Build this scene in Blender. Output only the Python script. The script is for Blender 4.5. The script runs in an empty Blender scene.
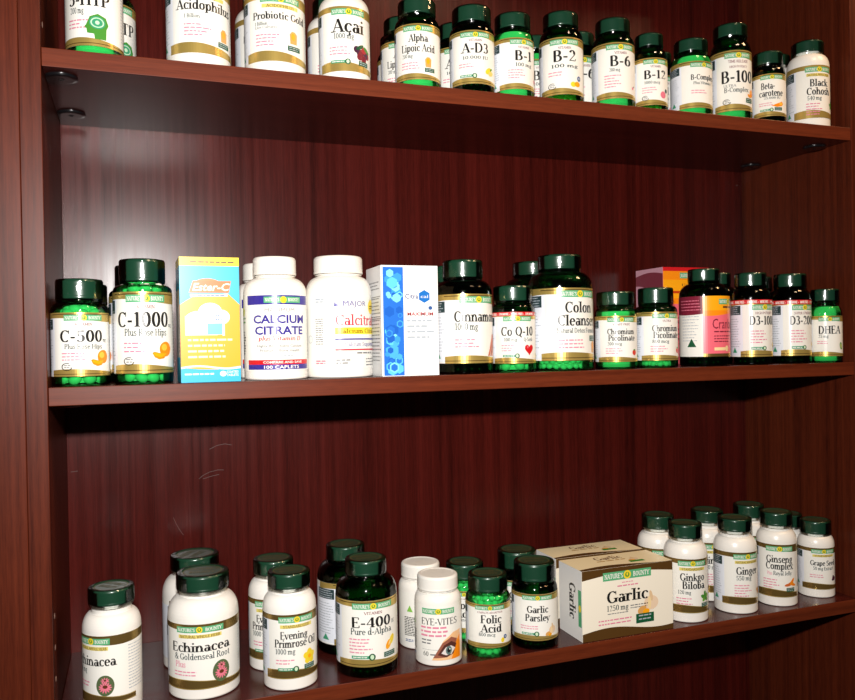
import bpy, bmesh, math, random
from mathutils import Matrix, Vector
random.seed(7)
PI = math.pi
C = bpy.context.scene.collection
MM = .001

# ------------------------------------------------------------------ materials
def lin(c):
    return tuple(((x/255)/12.92 if x/255 <= .04045 else ((x/255+.055)/1.055)**2.4) for x in c)

def new_mat(name):
    m = bpy.data.materials.new(name); m.use_nodes = True
    nt = m.node_tree; b = nt.nodes['Principled BSDF']
    return m, nt, b

MATS = {}
def ink(c, rough=.3, metal=0.0):
    """printed colour (sRGB 0-255)"""
    key = (tuple(c), rough, metal)
    if key not in MATS:
        m, nt, b = new_mat('print_%d_%d_%d%s' % (*c, '_foil' if metal else ''))
        b.inputs['Base Color'].default_value = (*lin(c), 1)
        b.inputs['Roughness'].default_value = rough
        b.inputs['Metallic'].default_value = metal
        b.inputs['Specular IOR Level'].default_value = .34
        MATS[key] = m
    return MATS[key]

def wood(name, axis, dark, light, rough, scale=1.0, spec=.36):
    """dark mahogany laminate, grain running along an axis of the object"""
    m, nt, b = new_mat(name)
    N = nt.nodes.new; L = nt.links.new
    tc = N('ShaderNodeTexCoord')
    def streak(freq, stretch, detail):
        mp = N('ShaderNodeMapping')
        s = [freq, freq, freq]; s['XYZ'.index(axis)] = stretch
        mp.inputs['Scale'].default_value = s
        L(tc.outputs['Object'], mp.inputs['Vector'])
        n = N('ShaderNodeTexNoise'); n.inputs['Scale'].default_value = 1.0
        n.inputs['Detail'].default_value = detail; n.inputs['Roughness'].default_value = .6
        L(mp.outputs['Vector'], n.inputs['Vector'])
        return n.outputs['Fac']
    a = streak(130*scale, 1.6, 2); c = streak(36*scale, .5, 2); d = streak(700*scale, 36, 3)
    def mth(op, x, y):
        k = N('ShaderNodeMath'); k.operation = op
        for i, q in enumerate((x, y)):
            if isinstance(q, (int, float)): k.inputs[i].default_value = q
            else: L(q, k.inputs[i])
        return k.outputs[0]
    f = mth('ADD', mth('MULTIPLY', a, .38), mth('ADD', mth('MULTIPLY', c, .30), mth('MULTIPLY', d, .32)))
    r = N('ShaderNodeValToRGB')
    r.color_ramp.elements[0].position = .33; r.color_ramp.elements[0].color = (*dark, 1)
    r.color_ramp.elements[1].position = .70; r.color_ramp.elements[1].color = (*light, 1)
    L(f, r.inputs['Fac']); L(r.outputs['Color'], b.inputs['Base Color'])
    rr = N('ShaderNodeMapRange'); rr.inputs['To Min'].default_value = rough-.05; rr.inputs['To Max'].default_value = rough+.07
    L(a, rr.inputs['Value']); L(rr.outputs['Result'], b.inputs['Roughness'])
    b.inputs['Specular IOR Level'].default_value = spec
    return m

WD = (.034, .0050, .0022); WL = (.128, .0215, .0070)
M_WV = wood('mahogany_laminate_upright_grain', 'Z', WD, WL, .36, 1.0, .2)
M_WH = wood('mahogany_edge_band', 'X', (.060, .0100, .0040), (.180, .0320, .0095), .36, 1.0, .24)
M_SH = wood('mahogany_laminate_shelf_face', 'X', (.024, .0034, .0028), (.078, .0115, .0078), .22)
M_BK = wood('mahogany_laminate_back', 'Z', (.024, .0026, .0019), (.096, .0088, .0056), .26, 1.0, .24)

def plastic(name, c, rough, bump=0.0, coat=0.0):
    m, nt, b = new_mat(name)
    b.inputs['Base Color'].default_value = (*c, 1); b.inputs['Roughness'].default_value = rough
    b.inputs['Coat Weight'].default_value = coat; b.inputs['Coat Roughness'].default_value = .12
    if bump:
        n = nt.nodes.new('ShaderNodeTexNoise'); n.inputs['Scale'].default_value = 260; n.inputs['Detail'].default_value = 2
        k = nt.nodes.new('ShaderNodeBump'); k.inputs['Strength'].default_value = bump; k.inputs['Distance'].default_value = .0006
        tc = nt.nodes.new('ShaderNodeTexCoord'); nt.links.new(tc.outputs['Object'], n.inputs['Vector'])
        nt.links.new(n.outputs['Fac'], k.inputs['Height']); nt.links.new(k.outputs['Normal'], b.inputs['Normal'])
    return m
M_CAP = plastic('dark_green_cap_plastic', (.010, .052, .027), .30, .14, .6)
M_EMB = plastic('cap_lettering_warm_glint', (.10, .085, .03), .35)  # raised cap letters: the warm lamp's reflection is put into their colour
M_CAPW = plastic('white_cap_plastic', (.83, .80, .74), .38, .05)
M_HDPE = plastic('white_bottle_plastic', (.85, .82, .76), .30, .03)
M_LINER = plastic('cap_liner', (.5, .55, .5), .5)
M_TAB = plastic('white_tablet', (.88, .86, .72), .45)
M_TABD = plastic('dark_softgel', (.020, .014, .006), .25)
M_TABO = plastic('amber_softgel', (.33, .24, .03), .22)
M_BLK = plastic('black_fitting_plastic', (.006, .006, .007), .22)
M_PIN = plastic('pin_sleeve', (.25, .16, .13), .3)
M_SCF = plastic('scuffed_laminate', (.10, .05, .045), .5)
M_CARD = plastic('raw_carton_board', (.62, .56, .45), .7)

def thin_wall(name, tint, gloss_rough, ior, extra=0.0):
    """thin clear plastic: tinted see-through wall with a fresnel gloss"""
    m = bpy.data.materials.new(name); m.use_nodes = True; nt = m.node_tree; nt.nodes.clear()
    N = nt.nodes.new; L = nt.links.new
    out = N('ShaderNodeOutputMaterial'); mix = N('ShaderNodeMixShader'); tr = N('ShaderNodeBsdfTransparent')
    gl = N('ShaderNodeBsdfGlossy'); fr = N('ShaderNodeFresnel')
    tr.inputs['Color'].default_value = (*tint, 1)
    gl.inputs['Roughness'].default_value = gloss_rough
    fr.inputs['IOR'].default_value = ior
    if extra:
        n = N('ShaderNodeTexNoise'); n.inputs['Scale'].default_value = 120
        tc = N('ShaderNodeTexCoord'); L(tc.outputs['Object'], n.inputs['Vector'])
        k = N('ShaderNodeBump'); k.inputs['Strength'].default_value = extra; k.inputs['Distance'].default_value = .001
        L(n.outputs['Fac'], k.inputs['Height']); L(k.outputs['Normal'], gl.inputs['Normal'])
    L(fr.outputs['Fac'], mix.inputs['Fac']); L(tr.outputs[0], mix.inputs[1]); L(gl.outputs[0], mix.inputs[2])
    L(mix.outputs[0], out.inputs['Surface'])
    return m
M_GREEN = thin_wall('green_bottle_plastic', (.17, .74, .34), .07, 1.5, .12)
M_GREEND = thin_wall('deep_green_bottle_plastic', (.045, .34, .12), .07, 1.5, .12)
M_FILM = thin_wall('clear_shrink_film', (.93, .96, .94), .10, 1.45, .9)

# ------------------------------------------------------------------ mesh helpers
class MB:
    def __init__(s): s.v = []; s.f = []; s.m = []; s.smooth = []
    def add(s, vs, fs, mi=0, smooth=True):
        b = len(s.v); s.v += vs
        for f in fs: s.f.append(tuple(b+i for i in f)); s.m.append(mi); s.smooth.append(smooth)
    def lathe(s, prof, seg=64, mi=0, rib=None, close=True):
        pr = [prof[0]]
        for p, q in zip(prof, prof[1:]):       # holding loops keep the shading flat between bends
            l = math.hypot(q[0]-p[0], q[1]-p[1])
            if l > .0015:
                for t in (.0003/l, 1-.0003/l): pr.append((p[0]+(q[0]-p[0])*t, p[1]+(q[1]-p[1])*t))
            pr.append(q)
        prof = pr; vs = []; fs = []; n = len(prof)
        for i in range(seg):
            a = 2*PI*i/seg
            for (r, z) in prof:
                if rib and i % 2 and rib[0] < z < rib[1]: r -= rib[2]
                vs.append((r*math.sin(a), -r*math.cos(a), z))
        for i in range(seg):
            j = (i+1) % seg
            for k in range(n-1): fs.append((i*n+k, j*n+k, j*n+k+1, i*n+k+1))
        s.add(vs, fs, mi)
    def box(s, x0, x1, y0, y1, z0, z1, mi=0):
        s.add([(x, y, z) for x in (x0, x1) for y in (y0, y1) for z in (z0, z1)],
              [(0, 1, 3, 2), (4, 6, 7, 5), (0, 4, 5, 1), (2, 3, 7, 6), (0, 2, 6, 4), (1, 5, 7, 3)], mi, False)
    def ellipsoid(s, c, r, rot=None, mi=0, nu=10, nv=7):
        vs = []; fs = []
        for j in range(nv+1):
            t = PI*j/nv
            for i in range(nu):
                p = 2*PI*i/nu
                q = Vector((r[0]*math.sin(t)*math.cos(p), r[1]*math.sin(t)*math.sin(p), r[2]*math.cos(t)))
                if rot: q = rot @ q
                vs.append((c[0]+q.x, c[1]+q.y, c[2]+q.z))
        for j in range(nv):
            for i in range(nu):
                k = (i+1) % nu
                fs.append((j*nu+i, (j+1)*nu+i, (j+1)*nu+k, j*nu+k))
        s.add(vs, fs, mi)
    def mesh(s, name, mats):
        me = bpy.data.meshes.new(name); me.from_pydata(s.v, [], s.f)
        for m in mats: me.materials.append(m)
        me.polygons.foreach_set('material_index', s.m); me.polygons.foreach_set('use_smooth', s.smooth)
        me.update(); return me

def obj(name, me, parent=None, loc=(0, 0, 0)):
    o = bpy.data.objects.new(name, me); C.objects.link(o); o.location = loc
    if parent: o.parent = parent
    return o
def bevel(o, w=.0008, seg=2):
    m = o.modifiers.new('edge', 'BEVEL'); m.width = w; m.segments = seg; m.limit_method = 'ANGLE'
    return o
def thing(name, label, cat, loc=(0, 0, 0), rz=0, group=None):
    o = bpy.data.objects.new(name, None); C.objects.link(o); o.empty_display_size = .02
    o.location = loc; o.rotation_euler = (0, 0, rz); o['label'] = label; o['category'] = cat
    if group: o['group'] = group
    return o

# ------------------------------------------------------------------ a serif alphabet drawn with a broad nib
# l line, t thin line, a arc (cx cy rx ry a0 a1), s foot or head serif, d dot.  cap height = 1
G = {
'A':(.84,'t .08 0 .42 1;l .42 1 .74 0;t .2 .34 .6 .34;s .08 0;s .74 0'),
'B':(.76,'l .17 0 .17 1;t .08 1 .4 1;a .38 .76 .22 .24 -90 90;t .17 .52 .4 .52;a .4 .26 .27 .26 -90 90;t .08 0 .42 0'),
'C':(.80,'a .46 .5 .37 .5 48 312;t .73 .7 .73 1'),
'D':(.86,'l .17 0 .17 1;t .08 1 .4 1;a .37 .5 .4 .5 -90 90;t .08 0 .4 0'),
'E':(.72,'l .17 0 .17 1;t .08 1 .6 1;t .17 .52 .48 .52;t .08 0 .64 0;t .6 .8 .6 1;t .64 0 .64 .22;t .48 .42 .48 .62'),
'F':(.68,'l .17 0 .17 1;t .08 1 .6 1;t .17 .52 .46 .52;s .17 0;t .6 .78 .6 1;t .46 .42 .46 .62'),
'G':(.88,'a .46 .5 .37 .5 48 330;t .73 .7 .73 1;l .74 .05 .74 .42;s .74 .42'),
'H':(.88,'l .17 0 .17 1;l .71 0 .71 1;t .17 .52 .71 .52;s .17 0;s .17 1;s .71 0;s .71 1'),
'I':(.40,'l .2 0 .2 1;s .2 0;s .2 1'),
'J':(.50,'l .32 .2 .32 1;a .2 .2 .12 .2 180 360;s .32 1'),
'K':(.80,'l .17 0 .17 1;t .2 .42 .66 1;l .34 .56 .72 0;s .17 0;s .17 1;s .7 0;s .64 1'),
'L':(.68,'l .17 0 .17 1;t .08 0 .62 0;t .62 0 .62 .24;s .17 1'),
'M':(1.0,'t .14 0 .14 1;l .16 1 .5 .1;t .5 .1 .84 1;l .84 0 .84 1;s .14 0;s .84 0;s .84 1;s .12 1'),
'N':(.86,'t .15 0 .15 1;l .15 1 .72 0;t .72 0 .72 1;s .15 0;s .72 1;s .12 1'),
'O':(.88,'a .44 .5 .36 .5 0 360'),
'P':(.70,'l .17 0 .17 1;t .08 1 .4 1;a .38 .74 .26 .26 -90 90;t .17 .48 .4 .48;s .17 0'),
'Q':(.88,'a .44 .5 .36 .5 0 360;l .48 .1 .78 -.2'),
'R':(.80,'l .17 0 .17 1;t .08 1 .4 1;a .38 .75 .25 .25 -90 90;t .17 .5 .4 .5;l .4 .5 .7 0;s .17 0;s .74 0'),
'S':(.66,'a .33 .75 .22 .25 40 270;a .33 .26 .25 .26 -140 90;t .55 .76 .55 1;t .09 .02 .09 .24'),
'T':(.76,'l .38 0 .38 1;t .06 1 .7 1;t .06 .78 .06 1;t .7 .78 .7 1;s .38 0'),
'U':(.86,'l .17 .3 .17 1;a .43 .3 .26 .3 180 360;t .69 .3 .69 1;s .17 1;s .69 1'),
'V':(.80,'l .08 1 .42 0;t .42 0 .74 1;s .08 1;s .74 1'),
'W':(1.1,'l .08 1 .34 0;t .34 0 .54 .9;l .54 .9 .78 0;t .78 0 1.02 1;s .08 1;s 1.02 1'),
'X':(.80,'l .1 1 .7 0;t .1 0 .68 1;s .1 0;s .7 0;s .1 1;s .68 1'),
'Y':(.80,'l .08 1 .4 .48;t .74 1 .4 .48;l .4 0 .4 .48;s .4 0;s .08 1;s .74 1'),
'Z':(.70,'t .08 1 .6 1;l .6 1 .08 0;t .08 0 .64 0;t .64 0 .64 .2;t .08 .8 .08 1'),
'a':(.62,'a .29 .47 .2 .21 10 150;l .49 .02 .49 .48;a .28 .2 .19 .2 0 360;s .53 0'),
'b':(.68,'l .15 0 .15 1.03;a .37 .34 .23 .34 0 360;s .1 1.03'),
'c':(.58,'a .35 .34 .26 .34 45 315;d .52 .55 .07'),
'd':(.70,'a .32 .34 .23 .34 0 360;l .54 0 .54 1.03;s .58 0;s .49 1.03'),
'e':(.62,'a .33 .34 .25 .34 0 315;t .1 .37 .58 .37'),
'f':(.42,'l .2 0 .2 .8;a .36 .82 .16 .2 50 180;t .06 .66 .42 .66;s .2 0'),
'g':(.64,'a .3 .42 .2 .26 0 360;a .31 -.1 .23 .17 0 360;t .45 .6 .62 .68;t .2 .2 .14 .08'),
'h':(.74,'l .15 0 .15 1.03;a .37 .42 .2 .26 0 180;l .57 0 .57 .42;s .15 0;s .57 0;s .1 1.03'),
'i':(.36,'l .18 0 .18 .66;d .18 .92 .1;s .18 0;s .14 .66'),
'j':(.36,'l .2 0 .2 .66;d .2 .92 .1;a .1 0 .1 .25 180 360'),
'k':(.68,'l .15 0 .15 1.03;t .2 .3 .52 .66;l .3 .42 .58 0;s .15 0;s .6 0;s .54 .66'),
'l':(.36,'l .18 0 .18 1.03;s .18 0;s .13 1.03'),
'm':(1.04,'l .15 0 .15 .66;a .33 .45 .17 .22 0 180;l .5 0 .5 .45;a .68 .45 .17 .22 0 180;l .86 0 .86 .45;s .15 0;s .5 0;s .86 0;s .1 .66'),
'n':(.74,'l .15 0 .15 .66;a .37 .44 .2 .24 0 180;l .57 0 .57 .44;s .15 0;s .57 0;s .1 .66'),
'o':(.66,'a .33 .34 .25 .34 0 360'),
'p':(.68,'l .15 -.28 .15 .66;a .37 .34 .23 .34 0 360;s .15 -.28;s .1 .66'),
'q':(.68,'l .53 -.28 .53 .66;a .31 .34 .23 .34 0 360;s .53 -.28'),
'r':(.50,'l .15 0 .15 .66;a .34 .46 .18 .2 60 180;d .44 .57 .09;s .15 0;s .1 .66'),
's':(.52,'a .26 .5 .17 .18 30 270;a .26 .17 .19 .17 -150 90;t .42 .5 .42 .68;t .08 .02 .08 .18'),
't':(.44,'l .2 .12 .2 .88;a .34 .14 .14 .14 180 310;t .06 .66 .4 .66'),
'u':(.74,'l .15 .2 .15 .66;a .35 .2 .2 .2 180 360;l .57 0 .57 .66;s .1 .66;s .52 .66;s .61 0'),
'v':(.62,'l .06 .66 .32 0;t .32 0 .56 .66;s .06 .66;s .56 .66'),
'w':(.92,'l .06 .66 .28 0;t .28 0 .46 .6;l .46 .6 .66 0;t .66 0 .86 .66;s .06 .66;s .86 .66'),
'x':(.62,'l .08 .66 .54 0;t .08 0 .54 .66;s .08 0;s .54 0;s .08 .66;s .54 .66'),
'y':(.62,'l .06 .66 .32 0;t .16 -.28 .56 .66;s .06 .66;s .56 .66;d .14 -.24 .08'),
'z':(.54,'t .06 .66 .48 .66;l .48 .66 .06 0;t .06 0 .5 0'),
'0':(.68,'a .34 .5 .26 .5 0 360'),
'1':(.52,'l .28 0 .28 1;t .1 .86 .28 1;s .28 0'),
'2':(.68,'a .33 .72 .22 .28 -20 165;t .54 .62 .1 .04;l .1 .05 .58 .05;t .6 .05 .6 .22'),
'3':(.66,'a .3 .76 .22 .24 -90 150;a .3 .27 .26 .27 -150 90'),
'4':(.70,'t .46 1 .06 .3;t .06 .3 .66 .3;l .48 0 .48 1;s .48 0'),
'5':(.66,'t .16 .96 .56 .96;t .16 .97 .16 .52;a .3 .31 .27 .31 -150 130;t .2 .9 .56 .9'),
'6':(.68,'a .35 .31 .25 .31 0 360;a .5 .42 .4 .58 95 180'),
'7':(.64,'t .08 .97 .58 .97;l .58 .97 .26 0;t .08 .8 .08 .97'),
'8':(.68,'a .34 .75 .21 .25 0 360;a .34 .26 .26 .26 0 360'),
'9':(.68,'a .33 .69 .25 .31 0 360;a .18 .58 .4 .58 275 360'),
'-':(.44,'b .06 .3 .38 .44'), '.':(.26,'d .13 .06 .09'), ',':(.26,'d .13 .04 .09'), "'":(.24,'l .12 .76 .12 1'),
'&':(.84,'a .34 .76 .19 .24 0 360;a .34 .26 .28 .26 0 360;t .5 .1 .8 .5;l .3 .6 .78 0'),
':':(.26,'d .13 .1 .09;d .13 .5 .09'), '+':(.6,'b .06 .3 .54 .4;b .25 .1 .35 .6'), '%':(.8,'a .2 .75 .14 .22 0 360;a .6 .25 .14 .22 0 360;t .15 0 .65 1'),
' ':(.30,''),
}
G['ç'] = (.58, G['c'][1]+';t .36 0 .42 -.12;a .34 -.16 .1 .08 -90 90')

def glyph_quads(ch, na, nb, fine):
    """list of polygons (cap-height units) for one character"""
    out = []
    w, st = G.get(ch, G['o'])
    def strip(pts, k=1.0):
        L = []; R = []
        for i, p in enumerate(pts):
            a = pts[max(i-1, 0)]; b = pts[min(i+1, len(pts)-1)]
            dx, dy = b[0]-a[0], b[1]-a[1]; d = math.hypot(dx, dy) or 1
            nx, ny = -dy/d, dx/d
            h = math.sqrt((na*k*nx)**2+(nb*ny)**2)/2
            L.append((p[0]+nx*h, p[1]+ny*h)); R.append((p[0]-nx*h, p[1]-ny*h))
        for i in range(len(pts)-1): out.append([R[i], R[i+1], L[i+1], L[i]])
    for s in st.split(';'):
        q = s.split()
        if not q: continue
        f = [float(x) for x in q[1:]]
        if q[0] in 'lt':
            n = 2 if fine and abs(f[2]-f[0]) > .3 else 1
            pts = [(f[0]+(f[2]-f[0])*i/n, f[1]+(f[3]-f[1])*i/n) for i in range(n+1)]
            strip(pts, 1.0 if q[0] == 'l' else nb/na)
        elif q[0] == 'a':
            n = max(3, int(abs(f[5]-f[4])/(24 if fine else 45)))
            strip([(f[0]+(f[2]-na*.2)*math.cos(math.radians(f[4]+(f[5]-f[4])*i/n)), f[1]+(f[3]-nb*.2)*math.sin(math.radians(f[4]+(f[5]-f[4])*i/n))) for i in range(n+1)])
        elif q[0] == 's':
            x, y = f; y0 = min(y, y-nb if y > .3 else y); out.append([(x-na*.95, y0), (x+na*.95, y0), (x+na*.95, y0+nb), (x-na*.95, y0+nb)])
        elif q[0] == 'd':
            x, y, r = f; out.append([(x+r*math.cos(PI*i/4), y+r*math.sin(PI*i/4)) for i in range(8)])
        elif q[0] == 'b':
            out.append([(f[0], f[1]), (f[2], f[1]), (f[2], f[3]), (f[0], f[3])])
    return w, out

_SANS = {}
def sans_tris(text, bold):
    """the built-in sans face as triangles, cap height about .73 units"""
    key = (text, bold)
    if key not in _SANS:
        cu = bpy.data.curves.new('lettering', 'FONT'); cu.body = text; cu.resolution_u = 2; cu.offset = bold
        o = bpy.data.objects.new('lettering', cu); me = o.to_mesh()
        me.calc_loop_triangles()
        vs = [(v.co.x, v.co.y) for v in me.vertices]; tr = [tuple(t.vertices) for t in me.loop_triangles]
        o.to_mesh_clear(); bpy.data.objects.remove(o); bpy.data.curves.remove(cu)
        _SANS[key] = (vs, tr)
    return _SANS[key]

class Lab:
    """printed sheet. x, y in metres on the flat sheet; mapped by fn(x, y, height) when finished"""
    def __init__(s, fn, step):
        s.fn = fn; s.step = step; s.v = []; s.f = []; s.m = []; s.mats = []
    def mi(s, mat):
        if mat not in s.mats: s.mats.append(mat)
        return s.mats.index(mat)
    def poly(s, pts, mat, layer):
        b = len(s.v); s.v += [(x, y, layer) for x, y in pts]; s.f.append(tuple(range(b, b+len(pts)))); s.m.append(s.mi(mat))
    def band(s, x0, x1, lo, hi, mat, layer):
        lo_ = lo if callable(lo) else (lambda x: lo); hi_ = hi if callable(hi) else (lambda x: hi)
        n = max(1, int(math.ceil((x1-x0)/s.step))); b = len(s.v); k = s.mi(mat)
        for i in range(n+1):
            x = x0+(x1-x0)*i/n; s.v += [(x, lo_(x), layer), (x, hi_(x), layer)]
        for i in range(n): s.f.append((b+2*i, b+2*i+2, b+2*i+3, b+2*i+1)); s.m.append(k)
    def rect(s, x0, x1, y0, y1, mat, layer): s.band(x0, x1, y0, y1, mat, layer)
    def ell(s, cx, cy, rx, ry, mat, layer, tilt=0.0):
        n = max(10, int(2*rx/s.step)+6); t = math.radians(tilt)
        if tilt:
            pts = [(cx+rx*math.cos(a)*math.cos(t)-ry*math.sin(a)*math.sin(t), cy+rx*math.cos(a)*math.sin(t)+ry*math.sin(a)*math.cos(t)) for a in [2*PI*i/24 for i in range(24)]]
            return s.shape(pts, mat, layer)
        b = len(s.v); k = s.mi(mat)
        for i in range(n+1):
            a = PI*i/n; s.v += [(cx-rx*math.cos(a), cy-ry*math.sin(a), layer), (cx-rx*math.cos(a), cy+ry*math.sin(a), layer)]
        for i in range(n): s.f.append((b+2*i, b+2*i+2, b+2*i+3, b+2*i+1)); s.m.append(k)
    def shape(s, pts, mat, layer):
        """any outline that a vertical line crosses at most twice"""
        x0 = min(p[0] for p in pts); x1 = max(p[0] for p in pts); xs = sorted({p[0] for p in pts})
        n = max(1, int(math.ceil((x1-x0)/s.step)))
        xs = sorted(set(xs) | {x0+(x1-x0)*i/n for i in range(n+1)})
        xs = [x for i, x in enumerate(xs) if i == 0 or x-xs[i-1] > 1e-6]
        def cut(x):
            ys = []
            for i, p in enumerate(pts):
                q = pts[(i+1) % len(pts)]
                if min(p[0], q[0])-1e-9 <= x <= max(p[0], q[0])+1e-9:
                    if abs(p[0]-q[0]) < 1e-9: ys += [p[1], q[1]]
                    else: ys.append(p[1]+(q[1]-p[1])*(x-p[0])/(q[0]-p[0]))
            return (min(ys), max(ys)) if ys else (0, 0)
        b = len(s.v); k = s.mi(mat)
        for x in xs:
            lo, hi = cut(x); s.v += [(x, lo, layer), (x, hi, layer)]
        for i in range(len(xs)-1): s.f.append((b+2*i, b+2*i+2, b+2*i+3, b+2*i+1)); s.m.append(k)
    def ring(s, cx, cy, r, w, mat, layer, a0=0, a1=360, sy=1.0):
        n = max(6, int((a1-a0)/20))
        p = [(math.cos(math.radians(a0+(a1-a0)*i/n)), math.sin(math.radians(a0+(a1-a0)*i/n))) for i in range(n+1)]
        for i in range(n):
            (c0, s0), (c1, s1) = p[i], p[i+1]
            s.poly([(cx+r*c0, cy+r*s0*sy), (cx+r*c1, cy+r*s1*sy), (cx+(r-w)*c1, cy+(r-w)*s1*sy), (cx+(r-w)*c0, cy+(r-w)*s0*sy)], mat, layer)
    def text(s, txt, x, y, h, mat, layer, w=None, align='c', na=.17, nb=.06, fine=True, slant=0.0, rot=False):
        adv = sum(G.get(c, G['o'])[0] for c in txt)
        k = (w/adv) if w else h
        x0 = x - (adv*k/2 if align == 'c' else (adv*k if align == 'r' else 0)); i = 0
        px = 0.0
        for c in txt:
            a, polys = glyph_quads(c, na, nb, fine)
            for j, pl in enumerate(polys):
                if rot: s.poly([(x+yy*h, y-((px+xx)*k-(adv*k/2))) for xx, yy in pl], mat, layer+.03*(j % 6))
                else: s.poly([(x0+(px+xx)*k+yy*h*slant, y+yy*h) for xx, yy in pl], mat, layer+.03*(j % 6))
            px += a
    def sans(s, txt, x, y, h, mat, layer, w=None, align='c', bold=.012, slant=0.0):
        vs, tr = sans_tris(txt, bold)
        if not vs: return
        x0 = min(v[0] for v in vs); x1 = max(v[0] for v in vs); ky = h/.72
        kx = w/(x1-x0) if w else ky
        ox = x-(x1-x0)*kx/2 if align == 'c' else x
        bm = bmesh.new(); bv = [bm.verts.new((ox+(a-x0)*kx+b*ky*slant, y+b*ky, 0)) for a, b in vs]
        for t in tr:
            try: bm.faces.new([bv[i] for i in t])
            except ValueError: pass
        X0 = min(v.co.x for v in bm.verts); X1 = max(v.co.x for v in bm.verts); n = int((X1-X0)/s.step)
        for i in range(1, n+1):
            bmesh.ops.bisect_plane(bm, geom=bm.verts[:]+bm.edges[:]+bm.faces[:], plane_co=(X0+i*s.step, 0, 0), plane_no=(1, 0, 0), dist=1e-7)
        bm.verts.index_update(); b = len(s.v); k = s.mi(mat)
        s.v += [(v.co.x, v.co.y, layer) for v in bm.verts]
        for f in bm.faces: s.f.append(tuple(b+v.index for v in f.verts)); s.m.append(k)
        bm.free()
    def lines(s, x0, x1, y, n, dy, h, mat, layer, ragged=.35, seed=1):
        """rows of print too small to read: word-length strokes"""
        r = random.Random(seed)
        for i in range(n):
            x = x0; end = x0+(x1-x0)*(1-r.random()*ragged)
            while x < end:
                wl = min((.6+r.random()*1.6)*h*2.2, end-x)
                if wl > h*.3: s.rect(x, x+wl, y-i*dy, y-i*dy+h, mat, layer)
                x += wl+h*.7
    def mesh(s, name):
        me = bpy.data.meshes.new(name); me.from_pydata([s.fn(*v) for v in s.v], [], s.f)
        for m in s.mats: me.materials.append(m)
        me.polygons.foreach_set('material_index', s.m); me.polygons.foreach_set('use_smooth', [False]*len(s.f))
        me.update(); return me

# ------------------------------------------------------------------ print colours
WHITE = ink((238, 236, 228), .22); PAPER = ink((228, 232, 240), .30); BLACK = ink((28, 27, 26)); GREY = ink((120, 120, 122))
PINK = ink((220, 132, 156)); MAROON = ink((120, 30, 50)); RED = ink((205, 30, 35)); PLATE = ink((88, 168, 118)); YELLOW = ink((236, 208, 50))
GOLD = ink((206, 176, 96), .28, .6); BRONZE = ink((150, 122, 66), .24, .72); CARDGOLD = ink((104, 72, 34), .3, .4); ORANGE = ink((245, 140, 20)); LORANGE = ink((252, 185, 60))
LEAF = ink((70, 140, 50)); DKGREEN = ink((22, 84, 52)); BLUE = ink((50, 85, 140)); CREAM = ink((240, 214, 160)); SLATE = ink((40, 60, 62))
NAVY = ink((55, 45, 140)); SKY = ink((48, 176, 214)); AMBER = ink((246, 166, 22)); TAN = ink((214, 160, 90)); BROWN = ink((96, 50, 28))
ROSE = ink((226, 120, 140)); STRAW = ink((222, 205, 110)); CORAL = ink((235, 105, 120)); PALEGREY = ink((170, 178, 186)); TEAL = ink((60, 150, 110))

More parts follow.
